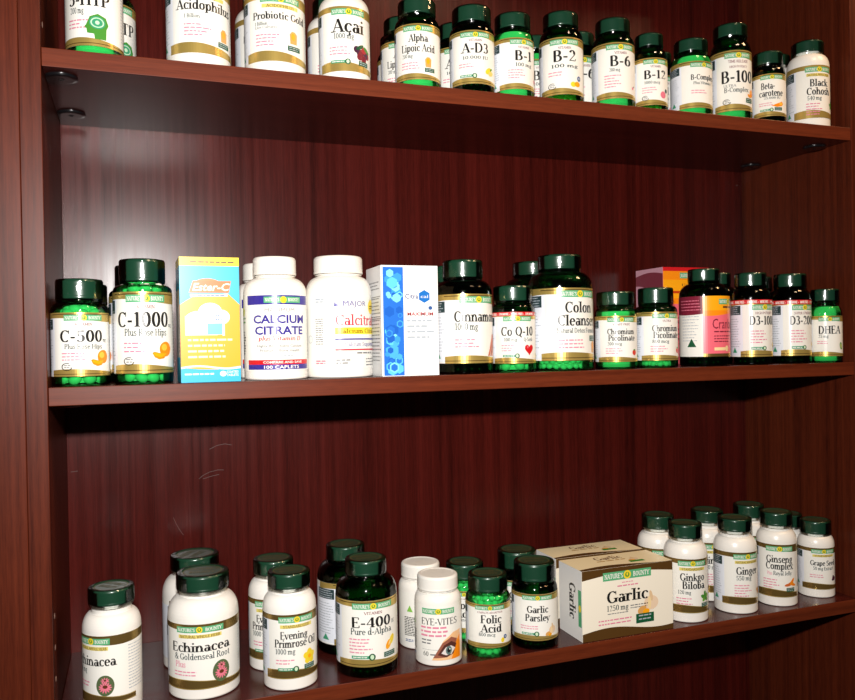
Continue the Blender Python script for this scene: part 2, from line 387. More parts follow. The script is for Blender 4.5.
# ------------------------------------------------------------------ pictures on the labels (u = width unit in metres)
def pic(L, kind, x, y, u):
    e = L.ell
    if kind == 'orange':
        e(x+.25*u, y+.35*u, .62*u, .62*u, ORANGE, 3); e(x+.12*u, y+.5*u, .3*u, .28*u, LORANGE, 3.5)
        L.shape([(x-1.0*u, y+.06*u), (x-.8*u, y-.32*u), (x-.4*u, y-.5*u), (x+.05*u, y-.42*u), (x+.42*u, y-.02*u), (x+.3*u, y+.1*u), (x-.3*u, y+.02*u), (x-.8*u, y+.14*u)], ORANGE, 4)
        L.shape([(x-.92*u, y+.04*u), (x-.7*u, y-.22*u), (x-.3*u, y-.34*u), (x+.05*u, y-.25*u), (x+.3*u, y-.0*u), (x-.3*u, y-.02*u)], AMBER, 5)
    elif kind == 'lemon':
        e(x, y+.1*u, .5*u, .3*u, YELLOW, 3, 35); e(x+.35*u, y-.15*u, .42*u, .26*u, STRAW, 4, 20); e(x+.4*u, y+.3*u, .22*u, .12*u, LEAF, 3, 40)
    elif kind == 'drops':
        e(x-.3*u, y-.15*u, .34*u, .3*u, YELLOW, 3); e(x+.25*u, y-.1*u, .4*u, .3*u, AMBER, 4); e(x+.5*u, y+.55*u, .26*u, .3*u, BLUE, 4); e(x+.5*u, y+.55*u, .13*u, .15*u, PALEGREY, 5)
    elif kind == 'folic':
        e(x-.15*u, y-.1*u, .36*u, .42*u, YELLOW, 3); e(x+.4*u, y+.4*u, .36*u, .36*u, BLUE, 4); e(x+.4*u, y+.4*u, .18*u, .18*u, PALEGREY, 5)
    elif kind == 'heart':
        pts = []
        for i in range(40):
            a = 2*PI*i/40; pts.append((x+u*.75*math.sin(a)**3, y+u*.052*(13*math.cos(a)-5*math.cos(2*a)-2*math.cos(3*a)-math.cos(4*a))))
        L.shape(pts, RED, 3); e(x-.3*u, y+.3*u, .12*u, .18*u, CORAL, 4)
    elif kind == 'flower':
        e(x, y+.05*u, 1.1*u, 1.3*u, ink((84, 100, 66)), 3)
        for k in range(13):
            a = 2*PI*k/13; e(x+.46*u*math.cos(a), y-.2*u+.36*u*math.sin(a), .36*u, .10*u, ROSE, 4+.05*k, math.degrees(a))
        for k in range(9):
            a = 2*PI*k/9+.3; e(x+.3*u*math.cos(a), y+.68*u+.2*u*math.sin(a), .24*u, .07*u, ROSE, 4.8+.04*k, math.degrees(a))
        e(x, y-.08*u, .3*u, .22*u, BROWN, 5.6); e(x, y+.72*u, .16*u, .12*u, BROWN, 5.6)
    elif kind == 'primrose':
        for k in range(5):
            a = 2*PI*k/5+.3; e(x+.42*u*math.cos(a), y+.42*u*math.sin(a), .42*u, .36*u, YELLOW, 3+.1*k, math.degrees(a))
        e(x, y, .22*u, .22*u, AMBER, 4)
    elif kind == 'pills':
        e(x-.2*u, y-.1*u, .3*u, .5*u, AMBER, 3, -30); e(x+.25*u, y+.3*u, .3*u, .5*u, YELLOW, 4, -30); e(x-.1*u, y-.0*u, .08*u, .25*u, CREAM, 5, -30)
    elif kind == 'garlic':
        e(x+.25*u, y+.25*u, .62*u, .52*u, ink((232, 205, 175)), 3); e(x+.25*u, y+.75*u, .14*u, .4*u, ink((222, 190, 150)), 3.5, 12); e(x+.1*u, y+.25*u, .14*u, .46*u, CREAM, 4)
        e(x-.55*u, y-.2*u, .4*u, .26*u, TAN, 4, 25); e(x-.2*u, y-.35*u, .3*u, .2*u, AMBER, 5, 10)
    elif kind == 'head':
        L.shape([(x-.78*u, y+.1*u), (x-.95*u, y-.1*u), (x-.75*u, y-.2*u), (x-.7*u, y-.55*u), (x-.2*u, y-.6*u), (x-.15*u, y-1.0*u), (x+.7*u, y-1.0*u), (x+.62*u, y-.4*u), (x+.9*u, y+.2*u), (x+.7*u, y+.75*u), (x+.1*u, y+1.0*u), (x-.5*u, y+.75*u)], LEAF, 3)
        e(x+.05*u, y+.3*u, .6*u, .5*u, TEAL, 4); L.ring(x+.05*u, y+.3*u, .5*u, .1*u, ink((190, 225, 190)), 5, sy=.8); e(x+.05*u, y+.3*u, .16*u, .16*u, ink((190, 225, 190)), 5)
    elif kind == 'berries':
        r = random.Random(3)
        for k in range(9): e(x-.6*u+r.random()*1.1*u, y-.35*u+r.random()*.9*u, .27*u, .27*u, ink(((70, 30, 60), (120, 25, 45), (165, 40, 50))[k % 3]), 3+.1*k)
        e(x-.3*u, y+.6*u, .4*u, .14*u, DKGREEN, 4.2, 30); e(x+.4*u, y+.5*u, .4*u, .14*u, LEAF, 4.3, -30)
    elif kind == 'carrot':
        L.shape([(x-1.0*u, y-.25*u), (x-.2*u, y-.45*u), (x+.6*u, y-.3*u), (x+.85*u, y+.0*u), (x+.6*u, y+.35*u), (x+.1*u, y+.15*u)], ORANGE, 3); e(x+.4*u, y+.0*u, .3*u, .2*u, LORANGE, 4)
    elif kind == 'cinnamon':
        for k in range(3): L.shape([(x-.7*u+.35*k*u, y-.9*u), (x-.45*u+.35*k*u, y-.9*u), (x+.35*u+.25*k*u, y+.8*u), (x+.1*u+.25*k*u, y+.9*u)], ink(((200, 92, 40), (170, 70, 30), (220, 120, 60))[k]), 3+.2*k)
    elif kind == 'tomato':
        e(x, y, .5*u, .46*u, ink((216, 60, 40)), 3); e(x, y+.4*u, .3*u, .12*u, LEAF, 4)
    elif kind == 'leaf':
        for k, (dx, dy, t) in enumerate(((-.45, .1, 150), (.4, .15, 30), (0, .5, 90), (-.2, -.3, 220), (.3, -.3, -40))): e(x+dx*u, y+dy*u, .48*u, .28*u, (LEAF, ink((105, 165, 60)))[k % 2], 3+.1*k, t)
    elif kind == 'ginger':
        for k, (dx, dy, rx) in enumerate(((0, 0, .55), (.5, .3, .3), (-.45, .2, .3), (.2, -.35, .35))): e(x+dx*u, y+dy*u, rx*u, rx*.7*u, (TAN, ink((225, 150, 110)))[k % 2], 3+.1*k)
    elif kind == 'ginseng':
        for k, (dx, dy, t) in enumerate(((0, 0, 20), (.3, .3, 50), (-.4, -.2, 10), (.4, -.15, -20))): e(x+dx*u, y+dy*u, .6*u, .22*u, (ink((205, 105, 50)), ORANGE)[k % 2], 3+.1*k, t)
    elif kind == 'grapes':
        for k in range(7): e(x+((k % 3)-1)*.34*u+(k//3)*.12*u, y-.3*u+(k//3)*.35*u, .23*u, .23*u, ink(((60, 30, 50), (90, 40, 60))[k % 2]), 3+.1*k)
    elif kind == 'pink':
        e(x-.1*u, y, .5*u, .5*u, ROSE, 3); e(x+.5*u, y+.6*u, .26*u, .3*u, SLATE, 4)
    elif kind == 'flask':
        L.shape([(x-.35*u, y-.5*u), (x+.4*u, y-.5*u), (x+.45*u, y+.45*u), (x+.2*u, y+.7*u), (x-.15*u, y+.7*u), (x-.4*u, y+.4*u)], TAN, 3); e(x, y+.2*u, .22*u, .35*u, AMBER, 4)
    elif kind == 'yam':
        e(x, y+.1*u, .42*u, .8*u, LEAF, 3, 10); e(x, y+.1*u, .25*u, .5*u, ink((190, 200, 120)), 4, 10)

def plate(L, x, y, w, h, layer=4):
    L.rect(x-w/2, x+w/2, y, y+h, PLATE, layer)
    L.text("NATURE'S", x-w*.28, y+h*.22, h*.55, WHITE, layer+1, w=w*.38, na=.2, nb=.1, fine=False)
    L.text('BOUNTY', x+w*.29, y+h*.22, h*.55, WHITE, layer+1, w=w*.34, na=.2, nb=.1, fine=False)
    L.ell(x, y+h*.5, h*.52, h*.52, YELLOW, layer+1); L.ell(x, y+h*.5, h*.3, h*.3, LEAF, layer+2); L.ell(x, y+h*.55, h*.12, h*.2, YELLOW, layer+3)

def brand_label(L, R, Hh, sp, white_bottle):
    """front, side panels and foil of the house label; all lengths from R (width) and Hh (height)"""
    X = lambda s: s*R
    Y = lambda t: t*Hh
    L.rect(X(-2.75), X(2.75), 0, Y(1), WHITE, 0)
    L.rect(X(-2.75), X(-1.12), Y(.02), Y(.92), PAPER, .6)
    foil = BRONZE if white_bottle and not sp.get('flash_lit_foil') else GOLD
    L.band(X(-1.9), X(2.2), lambda x: Y(.885-.03*math.sin(x/R*1.5)), Y(1.0), foil, 2)
    if white_bottle:
        L.band(X(-1.25), X(1.6), lambda x: Y(.0), lambda x: Y(.105+.035*math.cos(x/R*1.6+.9)), foil, 2)
        L.rect(X(-1.25), X(1.6), 0, Y(.014), GOLD, 2.6)
        L.band(X(-1.25), X(1.6), lambda x: Y(.105+.035*math.cos(x/R*1.6+.9)), lambda x: Y(.117+.035*math.cos(x/R*1.6+.9)), GOLD, 2.6)
    else:
        L.band(X(-1.25), X(1.6), lambda x: Y(.0), lambda x: Y(.085+.03*math.cos(x/R*1.5+.7)), foil, 2)
        L.rect(X(-1.25), X(1.6), Y(.03), Y(.042), BRONZE, 2.6); L.rect(X(-1.25), X(1.6), Y(.965), Y(.98), BRONZE, 2.6)
    ph = min(.092*Hh, .26*R)
    py = Y(.885) - ph*.15
    if sp.get('strip'):
        L.rect(X(-2.0), X(2.0), Y(.925), Y(1.0), RED, 5)
        for k in range(-3, 4): L.text(('MORE FREE +', '33% MORE +')[k % 2], X(k*.62), Y(.94), Y(.042), WHITE, 6, w=X(.56), na=.24, nb=.14, fine=False)
        py = Y(.82)
    plate(L, 0, py, X(1.36), ph)
    # facts block and side text at the left, address text at the right
    L.rect(X(-1.98), X(-1.22), Y(.74), Y(.9), SLATE, 3)
    L.lines(X(-1.93), X(-1.28), Y(.865), 4, Y(.036), Y(.013), PALEGREY, 4, .2, 5)
    L.lines(X(-1.98), X(-1.24), Y(.66), 12, Y(.044), Y(.012), PALEGREY, 2, .3, 6)
    L.lines(X(1.3), X(2.1), Y(.8), 15, Y(.046), Y(.013), PALEGREY, 2, .3, 8)
    L.shape([(X(-1.75), Y(.07)), (X(-1.45), Y(.07)), (X(-1.6), Y(.17))], TEAL, 3)
    if sp.get('head'):
        if white_bottle: L.rect(X(-.62), X(.62), py-Y(.085), py-Y(.03), STRAW, 3)
        L.text(sp['head'], 0, py-Y(.078), Y(.042), (BROWN if white_bottle else MAROON), 4, w=X(min(1.15, .085*len(sp['head']))), na=.16, nb=.1, fine=False)
    for (t, y, h, w, s) in sp['title']:
        L.text(t, X(s), Y(y), Y(h), BLACK, 4, w=X(w) if w else None, na=.2, nb=.07)
    for (t, y, h, w, s, *c) in sp.get('sub', ()):
        L.text(t, X(s), Y(y), Y(h), c[0] if c else GREY if h < .05 else SLATE, 4, w=X(w), na=.16, nb=.08, fine=False)
    n = sp.get('claims', 3)
    L.lines(X(sp.get('cx', -.78)), X(sp.get('cx', -.78)+.85), Y(sp.get('cy', .36)), n, Y(.05), Y(.018), PINK, 3, .4, n+len(sp['title'][0][0]))
    if sp.get('badge') == 'ring':
        L.ring(X(-.6), Y(.15), X(.2), X(.035), BLACK, 4, 60, 350, .7); L.lines(X(-.7), X(-.46), Y(.165), 2, Y(.03), Y(.012), GREY, 4, .1)
    elif sp.get('badge') == 'pill':
        L.rect(X(-.72), X(-.12), Y(.125), Y(.17), TEAL, 4); L.lines(X(-.68), X(-.2), Y(.14), 1, Y(.03), Y(.014), WHITE, 5, .1)
        L.ell(X(-.06), Y(.148), X(.11), X(.11), DKGREEN, 5); L.ell(X(-.06), Y(.148), X(.06), X(.075), ink((200, 225, 190)), 6)
    if sp.get('pic'):
        k, px, py2, u = sp['pic']; pic(L, k, X(px), Y(py2), X(u))
    if sp.get('tag'):
        tx, ty = sp['tag']; L.rect(X(tx-.24), X(tx+.24), Y(ty-.035), Y(ty+.04), DKGREEN, 6); L.lines(X(tx-.2), X(tx+.2), Y(ty+.012), 2, Y(.03), Y(.012), PALEGREY, 7, .2)

def cran_label(L, R, Hh, sp, wb):
    X = lambda s: s*R
    Y = lambda t: t*Hh
    L.rect(X(-2.75), X(2.75), 0, Y(1), WHITE, 0); L.rect(X(-1.05), X(1.5), 0, Y(1), CORAL, 1)
    L.rect(X(-1.05), X(1.5), Y(.76), Y(1), AMBER, 2); L.band(X(-1.05), X(1.5), lambda x: Y(.7+.03*math.sin(x/R*2)), Y(.77), ORANGE, 1.6)
    L.band(X(-2.4), X(-1.05), lambda x: Y(.73+.04*math.sin(x/R*1.5+1)), Y(1), MAROON, 2)
    L.lines(X(-2.1), X(-1.1), Y(.92), 4, Y(.05), Y(.013), ROSE, 3, .1, 2); L.lines(X(-2.0), X(-1.15), Y(.66), 9, Y(.05), Y(.012), PALEGREY, 2, .3, 3)
    L.shape([(X(-1.72), Y(.16)), (X(-1.32), Y(.16)), (X(-1.52), Y(.3))], DKGREEN, 3); L.rect(X(-1.05), X(1.5), 0, Y(.05), BRONZE, 3)
    plate(L, X(.15), Y(.86), X(1.1), Y(.09)); L.lines(X(-.2), X(.6), Y(.8), 1, Y(.05), Y(.03), BROWN, 4, .1)
    L.sans('Cranberry', X(.12), Y(.46), Y(.17), MAROON, 4, w=X(1.6), bold=.0); L.lines(X(-.62), X(.5), Y(.4), 1, Y(.05), Y(.02), MAROON, 4, .1); L.lines(X(-.62), X(.4), Y(.33), 3, Y(.045), Y(.016), MAROON, 4, .3, 4)
    L.rect(X(-.62), X(-.1), Y(.1), Y(.15), CREAM, 4); L.ell(X(0), Y(.13), X(.1), X(.12), CREAM, 4)

def calcium_label(L, R, Hh, sp, wb):
    X = lambda s: s*R
    Y = lambda t: t*Hh
    L.rect(X(-2.75), X(2.75), 0, Y(1), WHITE, 0)
    L.rect(X(-1.15), X(1.15), Y(.86), Y(.98), NAVY, 2); L.rect(X(-.5), X(.72), Y(.88), Y(.96), PLATE, 3)
    L.text("NATURE'S", X(-.24), Y(.9), Y(.042), WHITE, 4, w=X(.44), na=.2, nb=.1, fine=False); L.text('BOUNTY', X(.46), Y(.9), Y(.042), WHITE, 4, w=X(.4), na=.2, nb=.1, fine=False); L.ell(X(.11), Y(.92), X(.1), Y(.045), YELLOW, 4)
    L.sans('MAXIMUM', 0, Y(.765), Y(.05), GREY, 3, w=X(.95), bold=.0)
    L.sans('CALCIUM', 0, Y(.62), Y(.105), NAVY, 3, w=X(1.75), bold=.03); L.sans('CITRATE', 0, Y(.475), Y(.105), NAVY, 3, w=X(1.65), bold=.03)
    L.text('plus Vitamin D', 0, Y(.395), Y(.055), RED, 3, w=X(1.4), slant=.2, fine=False)
    L.sans('Highly Absorbable Calcium', 0, Y(.31), Y(.034), GREY, 3, w=X(1.5), bold=.012); L.sans('Promotes Bone Health', 0, Y(.25), Y(.034), GREY, 3, w=X(1.3), bold=.012); L.lines(X(-.35), X(.4), Y(.19), 1, .1, Y(.014), PALEGREY, 3, .1)
    L.rect(X(-1.15), X(1.15), Y(.085), Y(.145), RED, 2); L.rect(X(-1.15), X(1.15), Y(.02), Y(.085), NAVY, 2)
    L.sans('COMPARE AND SAVE', X(.1), Y(.1), Y(.03), WHITE, 3, w=X(1.3), bold=.02); L.sans('100 CAPLETS', X(.05), Y(.032), Y(.042), WHITE, 3, w=X(1.15), bold=.02)
    L.shape([(X(-1.78), Y(.72)), (X(-1.4), Y(.72)), (X(-1.36), Y(.8)), (X(-1.6), Y(.88)), (X(-1.8), Y(.8))], ink((200, 205, 70)), 2)
    L.lines(X(-1.85), X(-1.3), Y(.68), 2, Y(.05), Y(.02), LEAF, 2, .1); L.lines(X(-1.9), X(-1.3), Y(.5), 9, Y(.035), Y(.018), BLACK, 2, .3, 9)
    L.lines(X(1.3), X(2), Y(.8), 15, Y(.046), Y(.013), GREY, 2, .3, 8)

def calcitrate_label(L, R, Hh, sp, wb):
    X = lambda s: s*R
    Y = lambda t: t*Hh
    L.rect(X(-2.75), X(2.75), 0, Y(1), WHITE, 0)
    L.sans('MAJOR', X(-.02), Y(.835), Y(.07), NAVY, 3, w=X(.78), bold=.0); L.shape([(X(-.68), Y(.83)), (X(-.52), Y(.83)), (X(-.56), Y(.91)), (X(-.66), Y(.9))], NAVY, 3); L.ell(X(-.6), Y(.885), X(.05), Y(.02), WHITE, 4)
    L.text('Calcitrate', X(.22), Y(.58), Y(.14), ink((208, 48, 66)), 3, w=X(1.75), na=.15, nb=.07)
    L.ell(X(.72), Y(.83), X(.22), X(.22), YELLOW, 3); L.lines(X(.6), X(.85), Y(.83), 2, Y(.03), Y(.015), BLACK, 4, .1)
    L.rect(X(-.66), X(1.2), Y(.46), Y(.55), ink((245, 228, 60)), 2); L.text('Calcium Citrate', X(.2), Y(.475), Y(.06), ink((150, 110, 20)), 3, w=X(1.6), na=.2, nb=.09, fine=False)
    L.rect(X(-.66), X(1.2), Y(.385), Y(.405), NAVY, 3); L.text('Calcium Supplement', X(.3), Y(.30), Y(.055), NAVY, 3, w=X(1.35), na=.12, nb=.07, fine=False); L.rect(X(-.66), X(1.2), Y(.245), Y(.265), ink((208, 48, 66)), 3)
    L.lines(X(0), X(.7), Y(.2), 1, .1, Y(.02), GREY, 3, .1); L.lines(X(-.64), X(-.2), Y(.11), 2, Y(.04), Y(.018), GREY, 3, .2, 3); L.lines(X(.35), X(1.1), Y(.12), 3, Y(.04), Y(.016), GREY, 3, .2, 4)
    L.lines(X(-1.28), X(-.98), Y(.92), 2, Y(.035), Y(.018), PALEGREY, 3, .1); L.lines(X(-1.3), X(-1.02), Y(.66), 12, Y(.03), Y(.012), GREY, 3, .05, 3); L.lines(X(-1.3), X(-.95), Y(.1), 2, Y(.03), Y(.018), ROSE, 3, .2)
    L.ring(X(-1.55), Y(.4), X(.12), X(.02), PALEGREY, 3)

def eye_label(L, R, Hh, sp, wb):
    X = lambda s: s*R
    Y = lambda t: t*Hh
    L.rect(X(-2.75), X(2.75), 0, Y(1), WHITE, 0); plate(L, X(-.05), Y(.86), X(1.45), Y(.105))
    L.text('EYE-VITES', X(0), Y(.66), Y(.12), BLACK, 3, w=X(1.65), na=.15, nb=.06)
    L.lines(X(-.85), X(.35), Y(.59), 3, Y(.075), Y(.034), PINK, 3, .15, 3); L.lines(X(-.82), X(-.3), Y(.36), 2, Y(.06), Y(.025), GREY, 3, .2, 5)
    L.text('60', X(-.62), Y(.07), Y(.085), BLACK, 3, w=X(.26), na=.15, nb=.07, fine=False); L.lines(X(-.42), X(-.05), Y(.09), 1, .1, Y(.025), GREY, 3, .1); L.rect(X(-.8), X(0), Y(.19), Y(.195), GREY, 3)
    L.shape([(X(-.35), Y(.0)), (X(.15), Y(.36)), (X(.6), Y(.5)), (X(1.05), Y(.52)), (X(1.05), Y(.0))], ink((238, 190, 140)), 2)
    L.shape([(X(.5), Y(.0)), (X(.75), Y(.3)), (X(1.05), Y(.45)), (X(1.05), Y(.0))], ORANGE, 2.5)
    L.shape([(X(-.3), Y(.04)), (X(.1), Y(.32)), (X(.5), Y(.42)), (X(.82), Y(.36)), (X(.6), Y(.12)), (X(.3), Y(.05))], ink((150, 90, 70)), 3)
    L.shape([(X(-.1), Y(.1)), (X(.18), Y(.28)), (X(.5), Y(.34)), (X(.78), Y(.27)), (X(.6), Y(.1)), (X(.25), Y(.05))], ink((84, 46, 38)), 4)
    L.shape([(X(.05), Y(.13)), (X(.25), Y(.24)), (X(.48), Y(.26)), (X(.7), Y(.2)), (X(.5), Y(.1)), (X(.25), Y(.09))], ink((225, 215, 210)), 5)
    L.ell(X(.38), Y(.175), X(.14), Y(.082), ink((96, 120, 116)), 6); L.ell(X(.38), Y(.175), X(.075), Y(.042), BLACK, 7); L.ell(X(.42), Y(.2), X(.025), Y(.015), WHITE, 8)
    L.lines(X(-1.75), X(-1.2), Y(.5), 12, Y(.032), Y(.016), BLACK, 3, .05, 3); L.shape([(X(-1.6), Y(.62)), (X(-1.3), Y(.62)), (X(-1.45), Y(.75))], ink((130, 190, 80)), 3)
    L.lines(X(-1.7), X(-1.25), Y(.06), 2, Y(.03), Y(.015), BLUE, 3, .2)

# ------------------------------------------------------------------ bottles
def smooth_prof(pts, k=4):
    return pts

def body_profile(R, H, caph, cr, lt):
    zs = lt*H+.002; zn = H-caph; rn = cr*.87
    p = [(.0, .0015), (R*.62, .0015), (R*.78, .0002), (R*.90, .0)]
    for i in range(5):
        a = PI/2*i/4; p.append((R*.94+R*.06*math.sin(a), R*.06*(1-math.cos(a))))
    p.append((R, zs*.5)); p.append((R, zs))
    hs = max(.004, min((R-rn)*1.15+.006, zn-zs-.003))
    for i in range(1, 11):
        a = PI/2*i/10; p.append((rn+(R-rn)*math.cos(a)**1.0, zs+hs*math.sin(a)))
    p += [(rn, max(zn-.0022, zs+hs+.0002)), (cr*.95, zn-.0016), (cr*.95, zn-.0006), (rn, zn-.0002), (rn, H-.003)]
    return p

_mesh_cache = {}
def make_tablets(R, H, fill, style, lt, key):
    mb = MB(); r = random.Random(key); top = fill*H
    col = {'w': M_TAB, 'd': M_TABD, 'o': M_TABO}[style[0]]
    size = {'b': .0066, 's': .0042, 'p': .0036}[style[1]]
    ri = R*.955
    def inner(z):   # inside radius of the bottle at height z
        return ri if z < lt*H else ri*max(.62, 1-.42*((z-lt*H)/(H*.22))**2)
    if style[1] == 'p':   # small capsules packed against the wall read as one bright mass
        mb.lathe([(0, .0022), (ri*.9, .0022), (ri*.985, .006)]+[(inner(top*k/8)*.985, top*k/8) for k in range(2, 9)]+[(0, top+.002)], 40)
        for i in range(46):
            a = 2*PI*r.random(); z = .004+r.random()*.006; mb.ellipsoid(((ri-.0042)*math.cos(a), (ri-.0042)*math.sin(a), z), (.0035, .0022, .0022), Matrix.Rotation(r.random()*PI, 3, 'Z'), nu=8, nv=5)
    else:
        mb.lathe([(0, .003), (ri*.7, .003), (ri*.74, .006)]+[(inner(top*k/6)-size*1.5, top*k/6*.97) for k in range(1, 7)]+[(0, top*.97)], 28)
        n = int(2*PI*(ri-size)/(size*2.05)); rows = [size*.85+.0015, size*2.4+.0015] + [z for z in (top-size*2.2, top-size*.8, top) if z > size*4]
        for k, z in enumerate(rows):
            rad = inner(z)-size*(1.02 if k < 4 else 2.0)
            for i in range(n):
                a = 2*PI*(i+.5*(k % 2)+.25*r.random())/n
                if rad < size: continue
                rot = Matrix.Rotation(a, 3, 'Z') @ Matrix.Rotation((r.random()-.5)*.9, 3, 'X')
                mb.ellipsoid((rad*math.cos(a), rad*math.sin(a), z+(r.random()-.5)*size*.25), (size*.75, size*1.06, size*.8), rot, nu=10, nv=6)
    return mb.mesh('tablets', [col])

def make_cap(cr, caph, white, text):
    mb = MB(); h = caph
    prof = [(cr*.9, .0006), (cr*.97, 0), (cr, .0008), (cr, h*.12), (cr*.992, h*.16), (cr*.992, h*.80), (cr*.985, h*.86), (cr*.95, h*.955), (cr*.90, h-.0001), (cr*.82, h), (cr*.80, h-.0007), (cr*.2, h-.0007), (0, h-.0007)]
    mb.lathe(prof, 120, rib=(h*.13, h*.83, cr*.010))
    n = len(mb.f)
    def fn(x, y, k): return (x, y, h-.0007+.00018*(k-3))
    L = Lab(fn, 1)
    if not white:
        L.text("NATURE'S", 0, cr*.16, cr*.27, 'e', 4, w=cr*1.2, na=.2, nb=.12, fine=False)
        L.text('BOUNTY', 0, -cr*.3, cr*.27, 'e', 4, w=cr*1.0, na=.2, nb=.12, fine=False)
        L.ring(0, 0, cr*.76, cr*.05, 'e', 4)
    else:
        L.ring(0, 0, cr*.7, cr*.06, 'e', 4); L.ring(0, 0, cr*.42, cr*.05, 'e', 4)
        L.text('PUSH DOWN & TURN', 0, -cr*.06, cr*.14, 'e', 4, w=cr*.7, na=.2, nb=.12, fine=False)
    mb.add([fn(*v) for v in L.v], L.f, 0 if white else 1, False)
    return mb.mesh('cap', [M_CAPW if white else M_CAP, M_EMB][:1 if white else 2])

PARTS = {}
def bottle(key, X, Y, z, R, H, cr, caph, phi, kind, lb, lt, spec, labfn, tabs, label, group):
    R, H, cr, caph = R*MM, H*MM, cr*MM, caph*MM
    o = thing('supplement_bottle', label, 'bottle', (X*MM, Y*MM, z+.0003), math.radians(phi), group)
    mb = MB(); mb.lathe(body_profile(R, H, caph, cr, lt), 72)
    obj('body', mb.mesh('body', [(M_GREEND if tabs and tabs[0][0] == 'd' else M_GREEN) if kind == 'g' else M_HDPE]), o)
    obj('cap', make_cap(cr, caph, kind == 'ww', key), o, (0, 0, H-caph))
    if kind != 'ww':
        fb = MB(); zl = H-caph
        fb.lathe([(cr*.90, zl-.0045), (cr*.97, zl-.003), (cr*1.012, zl+.0006), (cr*1.014, zl+caph*.5), (cr*1.012, zl+caph*.90), (cr*.97, zl+caph*.985), (cr*.80, zl+caph+.0004)], 72)
        obj('shrink_band', fb.mesh('shrink_band', [M_FILM]), o)
    Hl = (lt-lb)*H; z0 = lb*H
    def fn(x, y, k):
        a = x/R; r = R+.00022+.00006*k
        return (r*math.sin(a), -r*math.cos(a), z0+y)
    L = Lab(fn, R*.085); labfn(L, R, Hl, spec, kind == 'w'); obj('label', L.mesh('label'), o)
    if tabs:
        t = obj('tablets', make_tablets(R, H, tabs[1], tabs[0], lt, key), o); t['kind'] = 'stuff'
    PARTS[key] = o
    return o

def copy_bottle(src, X, Y, z, phi, label, group, scale=1.0):
    s = PARTS[src]; o = s.copy(); C.objects.link(o)
    o.location = (X*MM, Y*MM, z+.0003); o.rotation_euler = (0, 0, math.radians(phi)); o.scale = (scale, scale, 1)
    o['label'] = label; o['group'] = group
    for ch in list(s.children):
        c = ch.copy(); C.objects.link(c); c.parent = o
    return o

ZT, ZM, ZB = .71917, .382878, .0421
GT = 'green pill bottles on the top shelf'; WT = 'white pill bottles on the top shelf'
GM = 'green pill bottles on the middle shelf'; WM = 'all white bottles on the middle shelf'
GB = 'green pill bottles on the bottom shelf'; WB = 'white pill bottles with green caps on the bottom shelf'; WW = 'all white bottles on the bottom shelf'
TI = lambda t, y=.56, h=.175, w=None, s=0: [(t, y, h, w, s)]

bottle('T1', 48.5, 36.1, ZT, 28.1, 118, 23, 20, -10, 'g', .075, .70, dict(title=TI('5-HTP', .55, .17, 1.5), sub=[('200 mg', .44, .085, .55, -.42)], claims=3, cy=.34, pic=('head', .28, .27, .46)), brand_label, ('wp', .55),
       'green bottle with a green head profile on its label, front left end of top shelf', GT)
bottle('T3', 154.1, 41.8, ZT, 33.8, 128, 24, 20, 10, 'w', .10, .68, dict(flash_lit_foil=1, head='NATURAL', title=TI('Acidophilus', .62, .135, 1.9), sub=[('1 Billion', .5, .055, .5, -.45)], claims=4, cy=.4, cx=-.7, pic=('flask', .62, .3, .34), tag=(.62, .17)), brand_label, None,
       'white bottle reading Acidophilus on the top shelf', WT)
bottle('T5', 238.0, 41.8, ZT, 33.8, 128, 24, 20, 2, 'w', .10, .68, dict(flash_lit_foil=1, head='ACIDOPHILUS', title=TI('Probiotic Gold', .62, .105, 1.9), sub=[('1 Billion', .53, .05, .45, -.66), ('Live Cultures', .48, .04, .75, -.5)], claims=4, cy=.38, cx=-.85, pic=('flask', .42, .36, .34), tag=(.45, .21)), brand_label, None,
       'white bottle reading Probiotic Gold, front one of its pair on the top shelf', WT)
bottle('T7', 317.7, 37.3, ZT, 29.3, 122, 22.5, 20, -4, 'w', .08, .68, dict(flash_lit_foil=1, title=TI('Açai', .6, .2, 1.3), sub=[('1000 mg', .5, .085, .8, -.2)], claims=3, cy=.36, badge='pill', pic=('berries', .6, .27, .5), tag=(.62, .14)), brand_label, None,
       'white bottle reading Acai with dark berries, front of its pair', WT)
bottle('T9', 407.1, 35.0, ZT, 27, 107.3, 22.6, 17.4, -17, 'g', .085, .69, dict(title=[('Alpha', .68, .13, .85, 0), ('Lipoic Acid', .5, .13, 1.55, 0)], sub=[('200 mg', .39, .07, .5, -.5)], claims=3, cy=.29, pic=('flask', .42, .3, .36), tag=(.5, .17)), brand_label, ('wp', .3),
       'green bottle reading Alpha Lipoic Acid, standing in front on the top shelf', GT)
bottle('T11', 478.4, 35.3, ZT, 27.3, 108.5, 23.7, 19.6, -14, 'g', .10, .69, dict(head='VITAMIN', title=TI('A-D3', .58, .175, 1.25), sub=[('10,000 IU', .46, .06, 1.2, 0)], claims=2, cy=.36, badge='pill', pic=('lemon', .62, .24, .4)), brand_label, ('ds', .3),
       'green bottle reading A-D3 with a yellow lemon on its label, front of top shelf', GT)
bottle('T12', 533.6, 33.9, ZT, 25.9, 106.4, 22.2, 18.2, 5, 'g', .09, .68, dict(head='VITAMIN', title=TI('B-1', .56, .185, .95), sub=[('100 mg', .44, .07, .9, 0)], claims=4, cy=.36, pic=('pink', .8, .2, .2)), brand_label, ('wp', .76),
       'green bottle reading B-1 with bright green contents up to its shoulder, top shelf', GT)
bottle('T14', 603.1, 35.7, ZT, 27.7, 117, 22.4, 18, -20, 'g', .08, .69, dict(head='VITAMIN', title=TI('B-2', .58, .19, 1.1), sub=[('100 mg', .47, .06, 1.3, 0)], claims=2, cy=.38, badge='ring', pic=('drops', .5, .2, .4)), brand_label, ('os', .3),
       'green bottle reading B-2 with yellow fruit and a blue dot on its label', GT)
